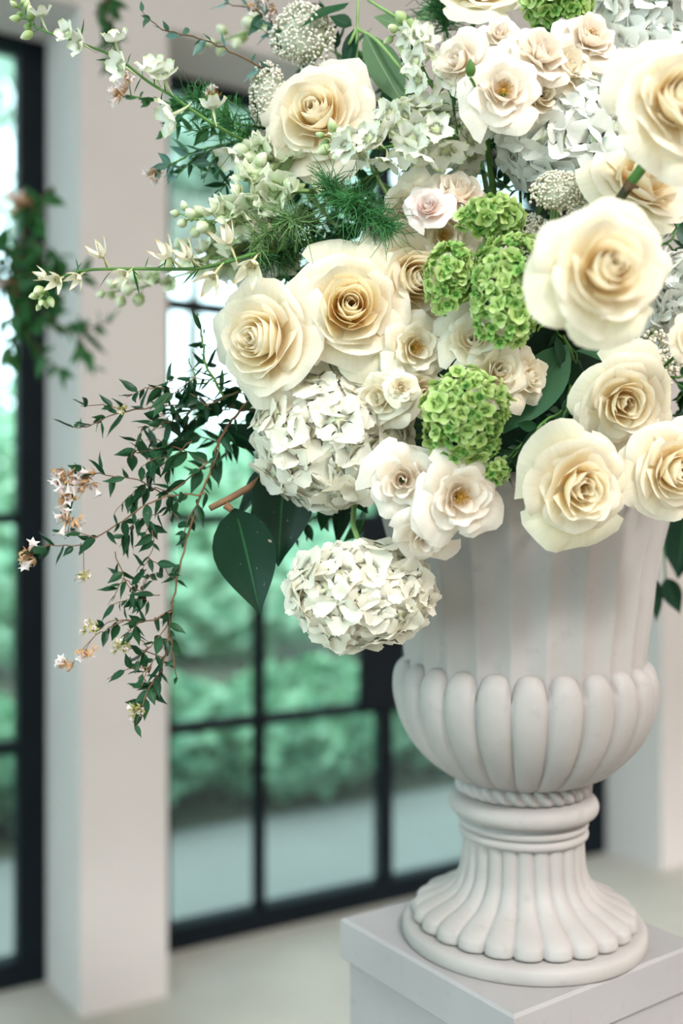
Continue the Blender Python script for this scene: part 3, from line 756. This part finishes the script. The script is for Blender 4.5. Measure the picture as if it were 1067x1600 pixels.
LEAF['big'] = [leaf_mesh('leaf', M['leaf_big'], .56, .40, .14, .10, 11, 1.15, .015, i) for i in range(3)]
LEAF['salal'] = [leaf_mesh('leaf', M['leaf_salal'], .50, .45, .10, .16, 11, 1.0, .015, i) for i in range(2)]
LEAF['sage'] = [leaf_mesh('leaf', M['leaf_sage'], .56, .45, .08, .12, 11, 1.05, .01, i) for i in range(2)]
LEAF['fill'] = [leaf_mesh('leaf', M['leaf'], .5, .42, .12, .2, 7, 1.1, .02, 9+i) for i in range(2)]

def leaf_dir(root, me, base, tip, normal, width=None, name='leaf'):
    """leaf from base to tip (world points), its face turned towards normal"""
    base = Vector(base); x = Vector(tip)-base; L = x.length; x.normalize(); n = Vector(normal); n = n-x*n.dot(x)
    n = n.normalized() if n.length > 1e-5 else x.orthogonal().normalized()
    y = n.cross(x); q = Matrix((x, y, n)).transposed().to_quaternion()
    wsc = L if width is None else width
    return obj(name, me, root, local(root, base), q, (L, wsc, L))

def trumpet_mesh():
    V = []; Fc = []; U = []; n = 10
    prof = [(.05,0),(.07,.3),(.12,.6),(.20,.85)]
    for r, z in prof:
        for i in range(n): V.append((r*cos(2*pi*i/n), r*sin(2*pi*i/n), z)); U.append((.5, z*.6))
    for i in range(n):
        R = .50 if i % 2 == 0 else .24; V.append((R*cos(2*pi*i/n), R*sin(2*pi*i/n), 1.0 if i % 2 == 0 else .93)); U.append((.5, 1))
    for j in range(4):
        for i in range(n): Fc.append((j*n+i, j*n+(i+1)%n, (j+1)*n+(i+1)%n, (j+1)*n+i))
    return mesh('blossom', V, Fc, U, M['abelia'])
TRUMP = trumpet_mesh()
def star_sepal(mat):
    V = [(0,0,0)]; U = [(.5,0)]; Fc = []
    for k in range(5):
        a = 2*pi*k/5; b = len(V); d = Vector((cos(a), sin(a), 0)); p = Vector((-sin(a), cos(a), 0))
        V += [d*.25+p*.13+Vector((0,0,.15)), d*.6+Vector((0,0,.5)), d*.25-p*.13+Vector((0,0,.15))]; U += [(0,.3),(.5,1),(1,.3)]; Fc.append((0, b+2, b+1, b))
    return mesh('sepals', V, Fc, U, mat)
SEP_R, SEP_Y = star_sepal(M['sepal']), star_sepal(M['sepal_y'])

def along(path, f):
    f = max(0, min(.9999, f))*(len(path)-1); i = int(f); return path[i].lerp(path[i+1], f-i), (path[i+1]-path[i]).normalized()
def sprig(label, branches, leaf, lpx, d0, seed, name='leafy_sprig', cat='foliage', group='trailing leafy sprigs', mat='stem_b', r=.0016, dens=1.0, flowers=(), depth=.02, hang=.35, face=.45, twigs=0):
    """branches: list of pixel polylines [(px,py[,d])...]; flowers: (px,py,size,n,kind)"""
    rnd = random.Random(seed); L0 = branches[0]; nodes = []
    def W(p): return P(p[0], p[1], p[2] if len(p) > 2 else d0)
    root = thing(name, label, cat, W(L0[0]), group=group)
    paths = [smooth_path([W(p) for p in br], 6) for br in branches]
    for pth in list(paths):
        for k in range(twigs):
            p, t = along(pth, .15+.8*(k+rnd.random())/max(1, twigs)); l = PX(rnd.uniform(35, 75), d0)
            dr = (t*.6+Vector((rnd.gauss(-.2,.8), rnd.gauss(0,.5), rnd.gauss(-.25,.7)))).normalized()
            paths.append(smooth_path([p, p+dr*l*.5+Vector((0,0,.1*l)), p+dr*l], 4))
    for bi, path in enumerate(paths):
        for i in range(1, len(path)-1): path[i] = path[i]+Vector((rnd.gauss(0,1), rnd.gauss(0,1), rnd.gauss(0,1)))*.0006
        nodes += path
        q = MB(); q.tube([p-root.location for p in path], r*(1 if bi == 0 else .65), r*(.5 if bi == 0 else .35), 5); q.build('stem', M[mat], root)
        plen = sum((Vector(path[i+1])-path[i]).length for i in range(len(path)-1)); lw = PX(lpx, d0)
        if leaf is None: continue
        n = max(2, int(plen/lw*2.6*dens))
        for k in range(n):
            f = (k+.5)/n+rnd.uniform(-.9,.9)/n; p, t = along(path, f)
            side = t.cross(Vector((0,-1,0))); side = side.normalized() if side.length > 1e-4 else Vector((1,0,0))
            dr = t*rnd.uniform(-.1,1.0)+side*(1 if rnd.random() < .5 else -1)*rnd.uniform(.1,1.0)+Vector((0, rnd.gauss(0,.6), -hang*rnd.uniform(-.2,1.3)))
            dr.normalize(); l = lw*rnd.uniform(.5,1.25)*(1-.25*f)
            nn = Vector((rnd.gauss(0,.6), -face*rnd.choice((1,1,1,-1)), rnd.gauss(.45,.5)))
            leaf_dir(root, rnd.choice(LEAF[leaf]), p, p+dr*l, nn)
    for (fx, fy, sz, n, kind) in flowers:
        c = P(fx, fy, d0)+Vector((0, rnd.uniform(-.01,.005), 0))
        near = min(nodes, key=lambda v: (v-c).length)
        q = MB(); q.tube([near-root.location, near.lerp(c,.5)-root.location+Vector((0,0,.002)), c-root.location], r*.45, r*.3, 4); q.build('pedicel', M[mat], root)
        for k in range(n):
            dv = Vector((rnd.gauss(-.5,.7), rnd.gauss(-.3,.6), rnd.gauss(-.2,.7))).normalized()
            p = c+Vector((rnd.gauss(0,.3), rnd.gauss(0,.3), rnd.gauss(0,.3)))*PX(sz, d0)*1.2
            s = PX(sz, d0)*rnd.uniform(.8,1.2)
            if kind == 'y':
                obj('sepals', SEP_Y, root, p-root.location, face_quat(dv), s*1.2)
                obj('blossom', TRUMP, root, p-root.location, face_quat(dv), s*.8)
            else:
                fl = obj('blossom', TRUMP, root, p-root.location, face_quat(dv), s*1.25)
                obj('sepals', SEP_R, fl, (0,0,-.05), None, .9)
                if k % 2 == 0: obj('sepals', SEP_R, root, p-root.location+dv.orthogonal()*s*.5, face_quat(dv+Vector((.4,0,.3))), s*.9)
    return root
# the big trailing vine
sprig('long trailing vine hanging down past the plaster pier', [
  [(410,600,1.02),(368,650),(342,690),(330,730),(305,800),(280,890),(268,960),(256,1030),(240,1070)]],
  'dark', 34, 1.0, 1, dens=.8, r=.0016, twigs=4, mat='stem_r', flowers=[(222,1105,11,5,'y'),(195,1010,11,4,'y')], hang=.6)
sprig('vine spray reaching out with pale pink blossoms at its tip', [
  [(322,770),(250,778),(190,815),(130,850),(80,852),(55,858)],[(180,862),(200,915),(232,940)],[(230,800),(240,850),(222,890)]],
  'dark', 36, .99, 2, dens=1.2, r=.0010, twigs=2, mat='stem_r', flowers=[(46,868,17,5,'r'),(132,900,13,5,'y'),(108,812,17,6,'r')], hang=.3)
sprig('upper vine spray ending in a single curled tip', [
  [(372,612),(313,634),(250,634),(181,647),(140,665),(112,668)],[(330,640),(290,610),(240,606)],[(300,640),(260,660),(215,668)],[(345,600),(300,590),(262,597)]],
  'dark', 42, 1.0, 3, dens=1.35, r=.0010, twigs=2, mat='stem_r', flowers=[(195,640,10,4,'y')], hang=.4)
sprig('dense vine spray with a cluster of pink blossoms', [
  [(325,722),(262,770),(215,750),(157,741),(118,737)],[(322,723),(272,698),(230,704),(194,704)],[(300,690),(260,720),(235,745),(205,790)],[(290,770),(250,800),(205,815)]],
  'dark', 40, 1.0, 4, dens=1.35, r=.0010, twigs=2, mat='stem_r', flowers=[(102,745,17,7,'r'),(140,745,17,6,'r'),(112,775,15,4,'r')], hang=.5)
sprig('leafy vine end hanging lowest, with small yellow green flowers', [
  [(268,956),(231,970),(190,972),(150,992)],[(262,975),(235,1010),(205,1030)],[(258,1000),(235,1040),(215,1060)],[(264,960),(262,1010),(250,1050),(232,1075),(222,1112)],[(250,930),(222,930),(228,900)]],
  'dark', 38, .995, 5, dens=1.2, r=.0010, twigs=2, mat='stem_r', flowers=[(195,1008,14,8,'y'),(142,985,14,7,'y'),(135,1018,15,4,'r'),(116,1036,16,3,'r'),(218,1112,14,8,'y')], hang=.6)
sprig('dark shaded sprig filling behind the turned cream rose', [
  [(420,640,1.06),(370,640),(320,620),(290,600)],[(410,640,1.06),(360,690),(310,680),(270,660)],[(400,620,1.06),(340,600),(320,560),(318,520)],[(390,660,1.06),(340,720),(300,740)],[(380,610),(330,630),(280,640),(250,660)],[(360,640),(310,650),(270,690),(240,700)]],
  'dark', 44, 1.06, 6, dens=1.7, hang=.3)
sprig('slim willowy leaves curling beside the turned cream rose', [[(350,620,1.0),(322,570),(316,530),(308,490)],[(335,590,1.0),(310,600),(295,560)]], 'narrow', 40, 1.0, 7, dens=.8, mat='stem', hang=.5)
# upper left sprigs
sprig('fine reddish twig with blue green leaves at the top', [[(430,118,1.02),(370,85),(310,60),(255,45),(222,18)]], 'blue', 32, 1.0, 8, dens=.9, r=.0011, mat='stem_r', hang=.2, face=.7)
sprig('leafy twig crossing the window head, tipped with pale blossoms', [[(430,200,1.04),(350,190),(300,170),(250,158),(205,150)],[(350,190),(310,205),(275,195)],[(300,170),(270,190),(255,205)]], 'mid', 34, 1.03, 9, dens=1.5, mat='stem', flowers=[(192,155,15,5,'r'),(202,128,13,3,'r'),(335,150,15,4,'r')], hang=.3)
sprig('drooping twig tipped with rusty sepals against the pier', [[(425,215,1.04),(360,225),(310,235),(270,255),(240,270)],[(340,228),(300,250),(275,278)],[(360,225),(330,255),(318,285)]], 'blue', 36, 1.02, 10, dens=1.5, mat='stem', flowers=[(240,272,11,6,'r'),(385,255,9,3,'r')], hang=.3)
sprig('twig with starry pink blossoms at the top edge', [[(450,60,1.05),(420,30),(390,14),(350,5)],[(440,90,1.05),(425,60),(410,45)]], 'blue', 36, 1.04, 11, dens=1.3, r=.0011, mat='stem_r', flowers=[(398,14,15,3,'r'),(424,20,15,3,'r'),(408,-4,12,4,'r')], hang=.3)
sprig('dark narrow leaved sprig dropping behind the snapdragon', [[(420,250,1.05),(385,255),(360,280),(335,310)],[(400,250,1.05),(370,240),(340,262)]], 'narrow', 44, 1.05, 12, dens=1.3, mat='stem', hang=.6)
sprig('dark sprig above the tinted glass beside the rice flower', [[(440,240,1.06),(400,210),(360,205),(320,215)],[(430,230,1.06),(390,180),(350,150)],[(430,230,1.06),(380,225),(330,240),(300,262)]], 'mid', 38, 1.06, 13, dens=1.6, mat='stem', hang=.3)
# another arrangement's trailing greens, well behind
bgs = 'blurred trailing greens farther back'
sprig('blurred dark trailing vine farther back, crossing the window frame', [[(-90,440,1.9),(-20,430),(40,400),(75,420),(95,470)],[(-30,450),(40,460),(80,500),(125,530),(148,575)],[(30,380),(50,340),(46,318)],[(0,440),(30,500),(60,545),(100,585)],[(20,420),(70,440),(100,430)],[(-40,400),(10,390),(60,380),(95,400)],[(-30,420),(20,450),(60,480)],[(-20,440),(40,440),(90,450)]],
      'mid', 46, 1.85, 14, dens=2.6, r=.003, twigs=1, flowers=[(44,318,22,5,'r'),(25,445,18,3,'r')], hang=.4, group=bgs)
sprig('blurred bit of greenery hanging at the top edge by the pier', [[(150,-60,1.7),(160,0),(168,50)],[(155,-20,1.7),(180,10),(172,40)]], 'mid', 34, 1.7, 15, dens=2.2, twigs=2, r=.003, hang=.7, group=bgs)
# hanging leaves behind the urn

# filler greenery deep inside the bouquet
fillers = [
 ('leafy dark sprig at the frame edge below the upper corner rose', [(960,330,1.12),(1050,330),(1090,320),(1150,310)], 1.06), ('leafy dark sprig at the frame edge beside the glimpsed hydrangea', [(960,480,1.12),(1050,430),(1100,420),(1160,430)], 1.08),
 ('leafy dark sprig at the frame edge beside the tan rice flower', [(960,580,1.12),(1050,590),(1100,580),(1150,600)], 1.04), ('leafy dark sprig at the frame edge above the cut off rose', [(960,640,1.12),(1055,650),(1110,660),(1160,690)], 1.06),
 ('leafy dark sprig at the frame edge under the top corner hydrangea', [(940,240,1.14),(1040,140),(1090,110),(1140,100)], 1.1),
 ('dense dark leaves in the gap under the white delphinium', [(700,320,1.16),(600,290),(560,285),(520,300)], 1.12), ('dense dark leaves behind the deep green feathery tuft', [(690,380,1.16),(600,370),(540,350),(490,350)], 1.12),
 ('dense dark leaves behind the turned cream rose', [(680,500,1.16),(520,450),(450,430),(410,420)], 1.13), ('dense dark leaves behind the upper cream rose', [(700,260,1.18),(560,190),(500,150),(450,130)], 1.13),
 ('dense dark leaves behind the pale feathery tangle', [(680,420,1.16),(500,400),(450,380),(420,340)], 1.14), ('dense dark leaves between upper and middle roses', [(700,330,1.16),(480,300),(450,290),(430,270)], 1.14),
 ('dense dark leaves under the turned cream rose', [(640,640,1.16),(440,620),(400,640),(370,640)], 1.13), ('dense dark leaves around the sage leaf stem', [(720,240,1.18),(600,130),(570,90),(540,60)], 1.14),
 ('dense dark leaves by the shaded delphinium', [(800,300,1.16),(720,250),(680,230),(640,210)], 1.12), ('dense dark leaves behind the blush spray roses', [(760,420,1.14),(680,360),(650,340),(620,330)], 1.1),
 ('dark glossy leaves spilling over the rim beside the lower lime head', [(880,640,1.0),(850,660),(825,685),(800,715)], .935), ('dark leaves in the hollow left of the folded cream rose', [(890,600,1.0),(885,640),(872,665),(850,690)], .945),
 ('dark leaves below the white larkspur', [(700,300,1.1),(640,260),(590,270),(550,290)], 1.06), ('dark leaves above the half hidden rose', [(640,340,1.1),(600,345),(560,350),(510,390)], 1.05),
 ('dark leaves left of the half hidden rose', [(600,420,1.1),(520,400),(470,420),(430,440)], 1.06), ('dark leaves around the green rose stem', [(850,300,1.1),(800,240),(770,220),(740,200)], 1.06),
 ('dark leaves above the domed rice flower', [(900,380,1.1),(830,300),(790,290),(770,270)], 1.05), ('dark leaves between the lime head and folded rose', [(900,640,1.08),(880,600),(880,550),(900,520)], 1.02),
 ('dark leaves over the urn rim', [(900,640,1.06),(850,670),(820,700),(790,730)], .98), ('shadowed leaves beside the lowest cream rose', [(880,620,1.06),(860,680),(830,690),(835,740)], .96),
 ('dark leaves behind the loose tan rice flower', [(960,560,1.1),(1010,530),(1040,500),(1070,480)], 1.05), ('dark leaves under the top spray roses', [(900,260,1.12),(930,160),(950,130),(985,110)], 1.06),
 ('dark leaves right of the upward rose', [(960,400,1.1),(1040,380),(1060,350),(1080,330)], 1.03), ('dark leaves behind the top rice flower', [(600,240,1.12),(540,120),(520,60),(505,10)], 1.08),
 ('dark leaves by the sage leaf', [(640,240,1.12),(640,180),(650,120),(640,80)], 1.08), ('dark leaves under the white hydrangea', [(600,700,1.1),(540,760),(500,800),(540,815)], 1.08),
 ('dark leaves behind the tight hearted rose', [(620,520,1.1),(500,500),(480,470),(470,440)], 1.08), ('deep green leaves at the centre of the bouquet', [(760,640,1.1),(700,480),(690,440),(720,400)], 1.07),
 ('deep green leaves between the right hand roses', [(960,640,1.1),(1000,700),(1030,700),(1060,690)], 1.0), ('deep green leaves behind the largest lime head', [(860,560,1.1),(870,520),(860,470),(850,430)], 1.0),
 ('dark leaves at the top of the lime head', [(800,160,1.14),(840,60),(870,40),(940,60)], 1.08), ('dark leaves behind the snapdragon tips', [(560,300,1.1),(480,330),(430,360),(390,380)], 1.09),
]
for i, (lab, pts, d) in enumerate(fillers):
    sprig(lab, [pts, [pts[1], (pts[1][0]+30, pts[1][1]+34), (pts[1][0]+22, pts[1][1]+70)], [pts[2], (pts[2][0]-30, pts[2][1]+28), (pts[2][0]-44, pts[2][1]+50)]], 'fill', 46, d, 100+i, dens=1.0, mat='stem', r=.0018, group='dark filler leaves inside the bouquet')

# broad leaf branch
def leaf_branch(name, label, cat, base, stem, leaves, mat, r, group=None):
    root = thing(name, label, cat, base, group=group)
    for st in stem:
        q = MB(); q.tube([Vector(p)-root.location for p in smooth_path(st, 5)], r, r*.75, 7); q.build('stem', M[mat], root)
    for kind, v, b, t, wpx, nrm in leaves:
        leaf_dir(root, LEAF[kind][v % len(LEAF[kind])], b, t, nrm, None if wpx is None else wpx)
    return root
leaf_branch('broad_leaf_branch', 'cut twig with broad glossy dark leaves left of the hydrangea', 'branch', P(470,690,1.06),
  [[P(470,690,1.06), P(412,745,1.01), P(365,775,.99), P(328,794,.98)], [P(352,789,.985), P(362,797,.985)]],
  [('big', 0, P(366,794,.985), P(405,964,.985), PX(178,.985), (-.12,-1,.25)), ('big', 1, P(446,715,1.0), P(436,886,1.0), PX(176,1.0), (.15,-1,.15)),
   ('big', 2, P(412,730,1.02), P(362,812,1.03), PX(80,1.03), (-.7,-.6,.5)), ('big', 0, P(428,700,1.03), P(340,655,1.04), PX(105,1.04), (-.2,-.7,.8)),
   ('big', 1, P(408,770,1.03), P(408,850,1.03), PX(60,1.03), (.5,-1,0)),
   ('big', 2, P(540,770,1.06), P(528,852,1.05), PX(55,1.05), (.3,-1,0))], 'stem_r', .0042)
leaf_branch('hanging_leaf_stem', 'dark leaves hanging behind the urn at the edge', 'foliage', P(1000,740,1.28),
  [[HUB+Vector((.03,.05,-.02)), P(985,725,1.24), P(1005,735,1.28), P(1030,780,1.3), P(1036,840,1.3), P(1040,905,1.3)], [P(1030,780,1.3), P(1060,790,1.3), P(1072,800,1.3)], [P(1036,840,1.3), P(1026,880,1.3), P(1022,905,1.3)]],
  [('big', 0, P(1073,796,1.3), P(1060,905,1.3), PX(125,1.3), (-.2,-1,.2)), ('big', 1, P(1021,903,1.3), P(1029,972,1.3), PX(48,1.3), (.2,-1,.1)), ('big', 2, P(1040,903,1.3), P(1064,960,1.3), PX(56,1.3), (-.2,-1,.2))], 'stem', .0014)
leaf_branch('sage_leaf_stem', 'sage green leaves on a thin upright stem above the upper rose', 'foliage', P(560,200,1.08),
  [[P(560,200,1.08), P(557,120,1.04), P(558,50,1.03), P(560,-10,1.03)], [P(557,45,1.03), P(590,65,1.02), P(640,125,1.02)], [P(557,45,1.03), P(545,70,1.03)], [P(655,48,1.03), P(600,15,1.03), P(575,0,1.04)]],
  [('sage', 0, P(570,52,1.02), P(640,163,1.02), PX(108,1.02), (.2,-1,.2)), ('fill', 1, P(553,45,1.03), P(536,112,1.03), PX(52,1.03), (-.3,-1,.2)),
   ('sage', 1, P(655,45,1.06), P(585,20,1.06), PX(70,1.06), (0,-1,.3)), ('sage', 0, P(650,30,1.08), P(725,-5,1.08), PX(70,1.08), (0,-1,.4)),
   ('fill', 0, P(545,5,1.02), P(470,22,1.0), PX(60,1.0), (0,-.7,.7)), ('fill', 1, P(550,40,1.05), P(515,20,1.05), PX(50,1.05), (0,-1,.2))], 'stem_l', .002)
leaf_branch('salal_leaf_stem', 'broad salal leaves under the spray roses at the bouquet centre', 'foliage', P(900,600,1.05),
  [[P(900,600,1.06), P(895,560,.99), P(880,525,.97)]],
  [('salal', 0, P(888,538,.965), P(792,672,.95), PX(150,.955), (.35,-1,.5)), ('fill', 1, P(892,560,.99), P(893,650,.99), PX(95,.99), (.2,-1,0)),
   ('salal', 1, P(975,560,.98), P(905,540,.97), PX(60,.97), (0,-1,.7)), ('fill', 0, P(870,525,.96), P(885,580,.96), PX(40,.96), (.4,-1,.2)), ('salal', 1, P(930,545,1.0), P(985,560,.98), PX(45,.98), (0,-1,.6))], 'stem', .0022)

# ------------------------------------------------------------------ larkspur, delphinium, snapdragon
FL_L = [floret(5, .50, .60, 80+i, .04, 0, mat=M['lark'], spur=.9) for i in range(4)]
FL_LY = [floret(5, .34, 1.3, 90+i, 0, .5, mat=M['lark_y'], spur=1.1) for i in range(3)]
FL_D = [floret(5, .42, .35, 100+i, .05, 0, mat=M['lark'], spur=.5, nu=7) for i in range(4)]
def bud_mesh(mat, fat=.34):
    V = []; Fc = []; U = []; n = 7
    for j in range(8):
        v = j/7; r = fat*sin(pi*(.04+.92*v))**.8*(1-.30*(v-.4))
        for i in range(n):
            a = 2*pi*i/n; k = 1+.12*cos(3*a)
            V.append((r*k*cos(a), r*k*sin(a), v)); U.append((i/n, v))
    for j in range(7):
        for i in range(n): Fc.append((j*n+i, j*n+(i+1)%n, (j+1)*n+(i+1)%n, (j+1)*n+i))
    Fc += [tuple(reversed(range(n))), tuple(7*n+i for i in range(n))]
    return mesh('bud', V, Fc, U, mat)
BUD_G, BUD_S = bud_mesh(M['bud_g']), bud_mesh(M['snap'], .42)
SNAPS = [floret(5, .46, .30, 120+i, 0, 0, .62, 7, 6, M['snap'], spur=.55, ruff=.22, spur_r=2.6) for i in range(4)]
def spike(name, label, pts, d0, fl, n, size, nb, bsize, bud, seed, mat='stem', r=.0016, group='flower spikes', spread=.6, needles=0, tipw=.6, start=.12, down=0.0, gap=None):
    """pts from tip to base"""
    rnd = random.Random(seed)
    def W(p): return P(p[0], p[1], p[2] if len(p) > 2 else d0)
    path = smooth_path([W(p) for p in pts], 6)
    root = thing(name, label, 'flower', path[-1], group=group)
    rel = lambda p: Vector(p)-root.location
    q = MB(); q.tube([rel(p) for p in reversed(path)], r*1.25, r*.55, 6); q.build('stem', M[mat], root)
    for k in range(nb):
        f = k/max(1, nb-1)*start; p, t = along(path, f); a = k*2.4+seed
        s1 = t.orthogonal().normalized(); s2 = t.cross(s1); o = (s1*cos(a)+s2*sin(a)); dr = (-t*.7+o*.9*(k > 0)+Vector((0,0,-.1))).normalized()
        l = PX(bsize, d0)*(.7+.5*k/max(1, nb-1)); e = p+dr*l*.5
        b = obj('bud', bud, root, rel(e), face_quat(dr), l)
        q = MB(); q.tube([rel(p), rel(e)], r*.35, r*.3, 4); q.build('pedicel', M[mat], root)
    for k in range(n):
        f = start+(1-start)*(k+.3)/n*.96+rnd.uniform(-.2,.2)/n; p, t = along(path, f); a = k*2.4+rnd.uniform(-.5,.5)
        s1 = t.orthogonal().normalized(); s2 = t.cross(s1); o = (s1*cos(a)+s2*sin(a))
        if o.y > .3: o.y *= -.6
        dr = (o-t*.25+Vector((0,-.15,-down))).normalized(); l = PX(size, d0)*(tipw+(1-tipw)*min(1, f*1.6))*rnd.uniform(.85,1.15)
        e = p+dr*l*spread
        obj('floret', rnd.choice(fl), root, rel(e), face_quat((dr-t*.3).normalized(), rnd.uniform(0,6.28)), l)
        q = MB(); q.tube([rel(p), rel(p.lerp(e,.5)+Vector((0,0,.0)) ), rel(e)], r*.4, r*.35, 4); q.build('pedicel', M[mat], root)
    for k in range(needles):
        f = .25+.75*rnd.random(); p, t = along(path, f); dr = Vector((rnd.gauss(0,1), rnd.gauss(0,.8), rnd.gauss(0,1))).normalized()
        leaf_dir(root, rnd.choice(LEAF['spear']), p, p+(dr+t*-.3).normalized()*PX(rnd.uniform(18,42), d0), Vector((rnd.gauss(0,1),-1,rnd.gauss(0,1))))
    return root
spike('larkspur', 'long white larkspur spike reaching up to the top corner', [(28,8),(55,42),(120,65),(185,92),(232,128),(272,152),(335,195),(430,245,1.04)], .97, FL_L, 10, 27, 10, 18, BUD_G, 1, needles=14, start=.16, spread=.9)
spike('larkspur', 'slender cream larkspur spike pointing straight across the pier', [(66,468),(85,440),(130,423),(200,420),(300,420),(352,410),(405,395),(470,385,1.03)], .95, FL_LY, 11, 23, 7, 19, BUD_G, 2, needles=22, start=.10, spread=1.0, r=.0017)
spike('larkspur', 'blurred green budded spike behind the slender larkspur', [(172,456),(210,452),(250,440),(300,425),(400,400,1.2)], 1.16, SNAPS, 6, 24, 8, 22, BUD_S, 3, start=.4, mat='stem_l')
spike('larkspur', 'blurred green spike in front of the window head', [(322,72),(350,62),(390,50),(430,42),(500,60,1.2)], 1.2, SNAPS, 4, 24, 8, 20, BUD_S, 4, start=.6, mat='stem_l')
spike('snapdragon', 'pale green snapdragon spike with tight buds at its tip', [(288,336),(320,346),(360,340),(400,318),(450,300),(520,300,1.05)], .965, SNAPS, 9, 40, 9, 22, BUD_S, 5, start=.30, mat='stem_l', spread=.5, r=.002)
spike('snapdragon', 'upright pale snapdragon under the upper rice flower', [(392,262),(396,290),(392,330),(410,370),(450,420,1.06)], .985, SNAPS, 7, 44, 3, 22, BUD_S, 6, start=.1, mat='stem_l', spread=.55, r=.002)
spike('snapdragon', 'white snapdragon below the upper cream rose', [(398,232),(420,250),(450,268),(490,280,1.05),(540,300,1.1)], 1.0, SNAPS, 7, 44, 2, 24, BUD_S, 7, start=.05, mat='stem_l', spread=.5, r=.002)
spike('snapdragon', 'shaded snapdragon flowers above the slender larkspur', [(275,395),(310,405),(350,400),(400,380),(470,370,1.12)], 1.08, SNAPS, 8, 44, 2, 24, BUD_S, 8, start=.05, mat='stem_l', spread=.5, r=.002)
spike('delphinium', 'white delphinium spray lying over the upper cream rose', [(515,215),(545,228),(590,232),(640,222),(680,215),(740,215,1.03)], .935, FL_D, 17, 32, 4, 22, BUD_G, 9, start=.10, spread=.7, down=.2)
spike('delphinium', 'white delphinium florets hanging below the sage leaf', [(600,190),(630,180),(660,195),(700,210),(740,240,1.05)], .965, FL_D, 12, 33, 0, 22, BUD_G, 10, start=.0, spread=.7)
spike('delphinium', 'shaded white delphinium deep beside the green rose stem', [(630,240),(670,250),(700,245),(730,225),(760,210,1.1)], 1.03, FL_D, 12, 34, 0, 22, BUD_G, 11, start=.0, spread=.7)
spike('delphinium', 'nodding white delphinium buds beside the top spray roses', [(622,52),(640,45),(655,70),(660,105),(685,150),(720,200,1.05)], .965, FL_D, 11, 28, 5, 26, BUD_G, 12, start=.25, spread=.75, down=.3)

# ------------------------------------------------------------------ feathery foliage
def fern(label, pts, d0, n, lpx, seed, mat='fern', r=.00062, wild=1.0):
    rnd = random.Random(seed)
    def W(p): return P(p[0], p[1], p[2] if len(p) > 2 else d0)
    path = smooth_path([W(p) for p in pts], 6); root = thing('feathery_fern', label, 'fern', path[0], group='feathery fern sprays')
    q = MB(); q.tube([p-root.location for p in path], .0016, .0007, 5); q.build('stem', M['stem'], root)
    q = MB()
    for k in range(n):
        f = .12+.88*rnd.random(); p, t = along(path, f); dr = (Vector((rnd.gauss(0,1), rnd.gauss(0,.8), rnd.gauss(0,1))).normalized()*wild+t*.6).normalized()
        l = PX(lpx, d0)*rnd.uniform(.5,1.15)*(1-.3*f); b = Vector((rnd.gauss(0,1), rnd.gauss(0,1), rnd.gauss(-.2,1)))*.5
        p0 = p-root.location; q.tube([p0, p0+dr*l*.4+b*l*.06, p0+dr*l*.75+b*l*.28, p0+(dr*.95+b*.8)*l], r, r*.5, 3, False)
    tag(q.build('needle_mass', M[mat], root), 'hair fine green fronds', kind='stuff'); return root
fern('deep green feathery tuft above the peach hearted rose', [(600,330,1.0),(560,320),(530,310),(512,285)], .94, 300, 48, 1)
fern('feathery tuft fanning down beside the blush spray roses', [(520,320,1.0),(560,330),(590,345),(606,355)], .945, 280, 46, 2)
fern('pale tangled feathery foliage beside the slender larkspur', [(500,350,1.02),(470,345),(440,345),(400,385)], .95, 330, 46, 3, 'fern_l')
fern('feathery foliage where the long larkspur meets the bouquet', [(420,230,1.05),(380,205),(330,170),(300,150)], 1.0, 260, 42, 4)
fern('thin feathery collar under the drooping spray rose', [(712,195,1.0),(708,165),(706,152)], .95, 26, 46, 5, 'fern', .0005, 1.6)
fern('feathery foliage at the top beside the topmost rose', [(700,60,1.06),(690,20),(680,-10)], 1.05, 200, 50, 6)
fern('feathery tuft behind the snapdragons', [(520,380,1.05),(480,380),(440,390),(410,410)], 1.0, 260, 50, 7)
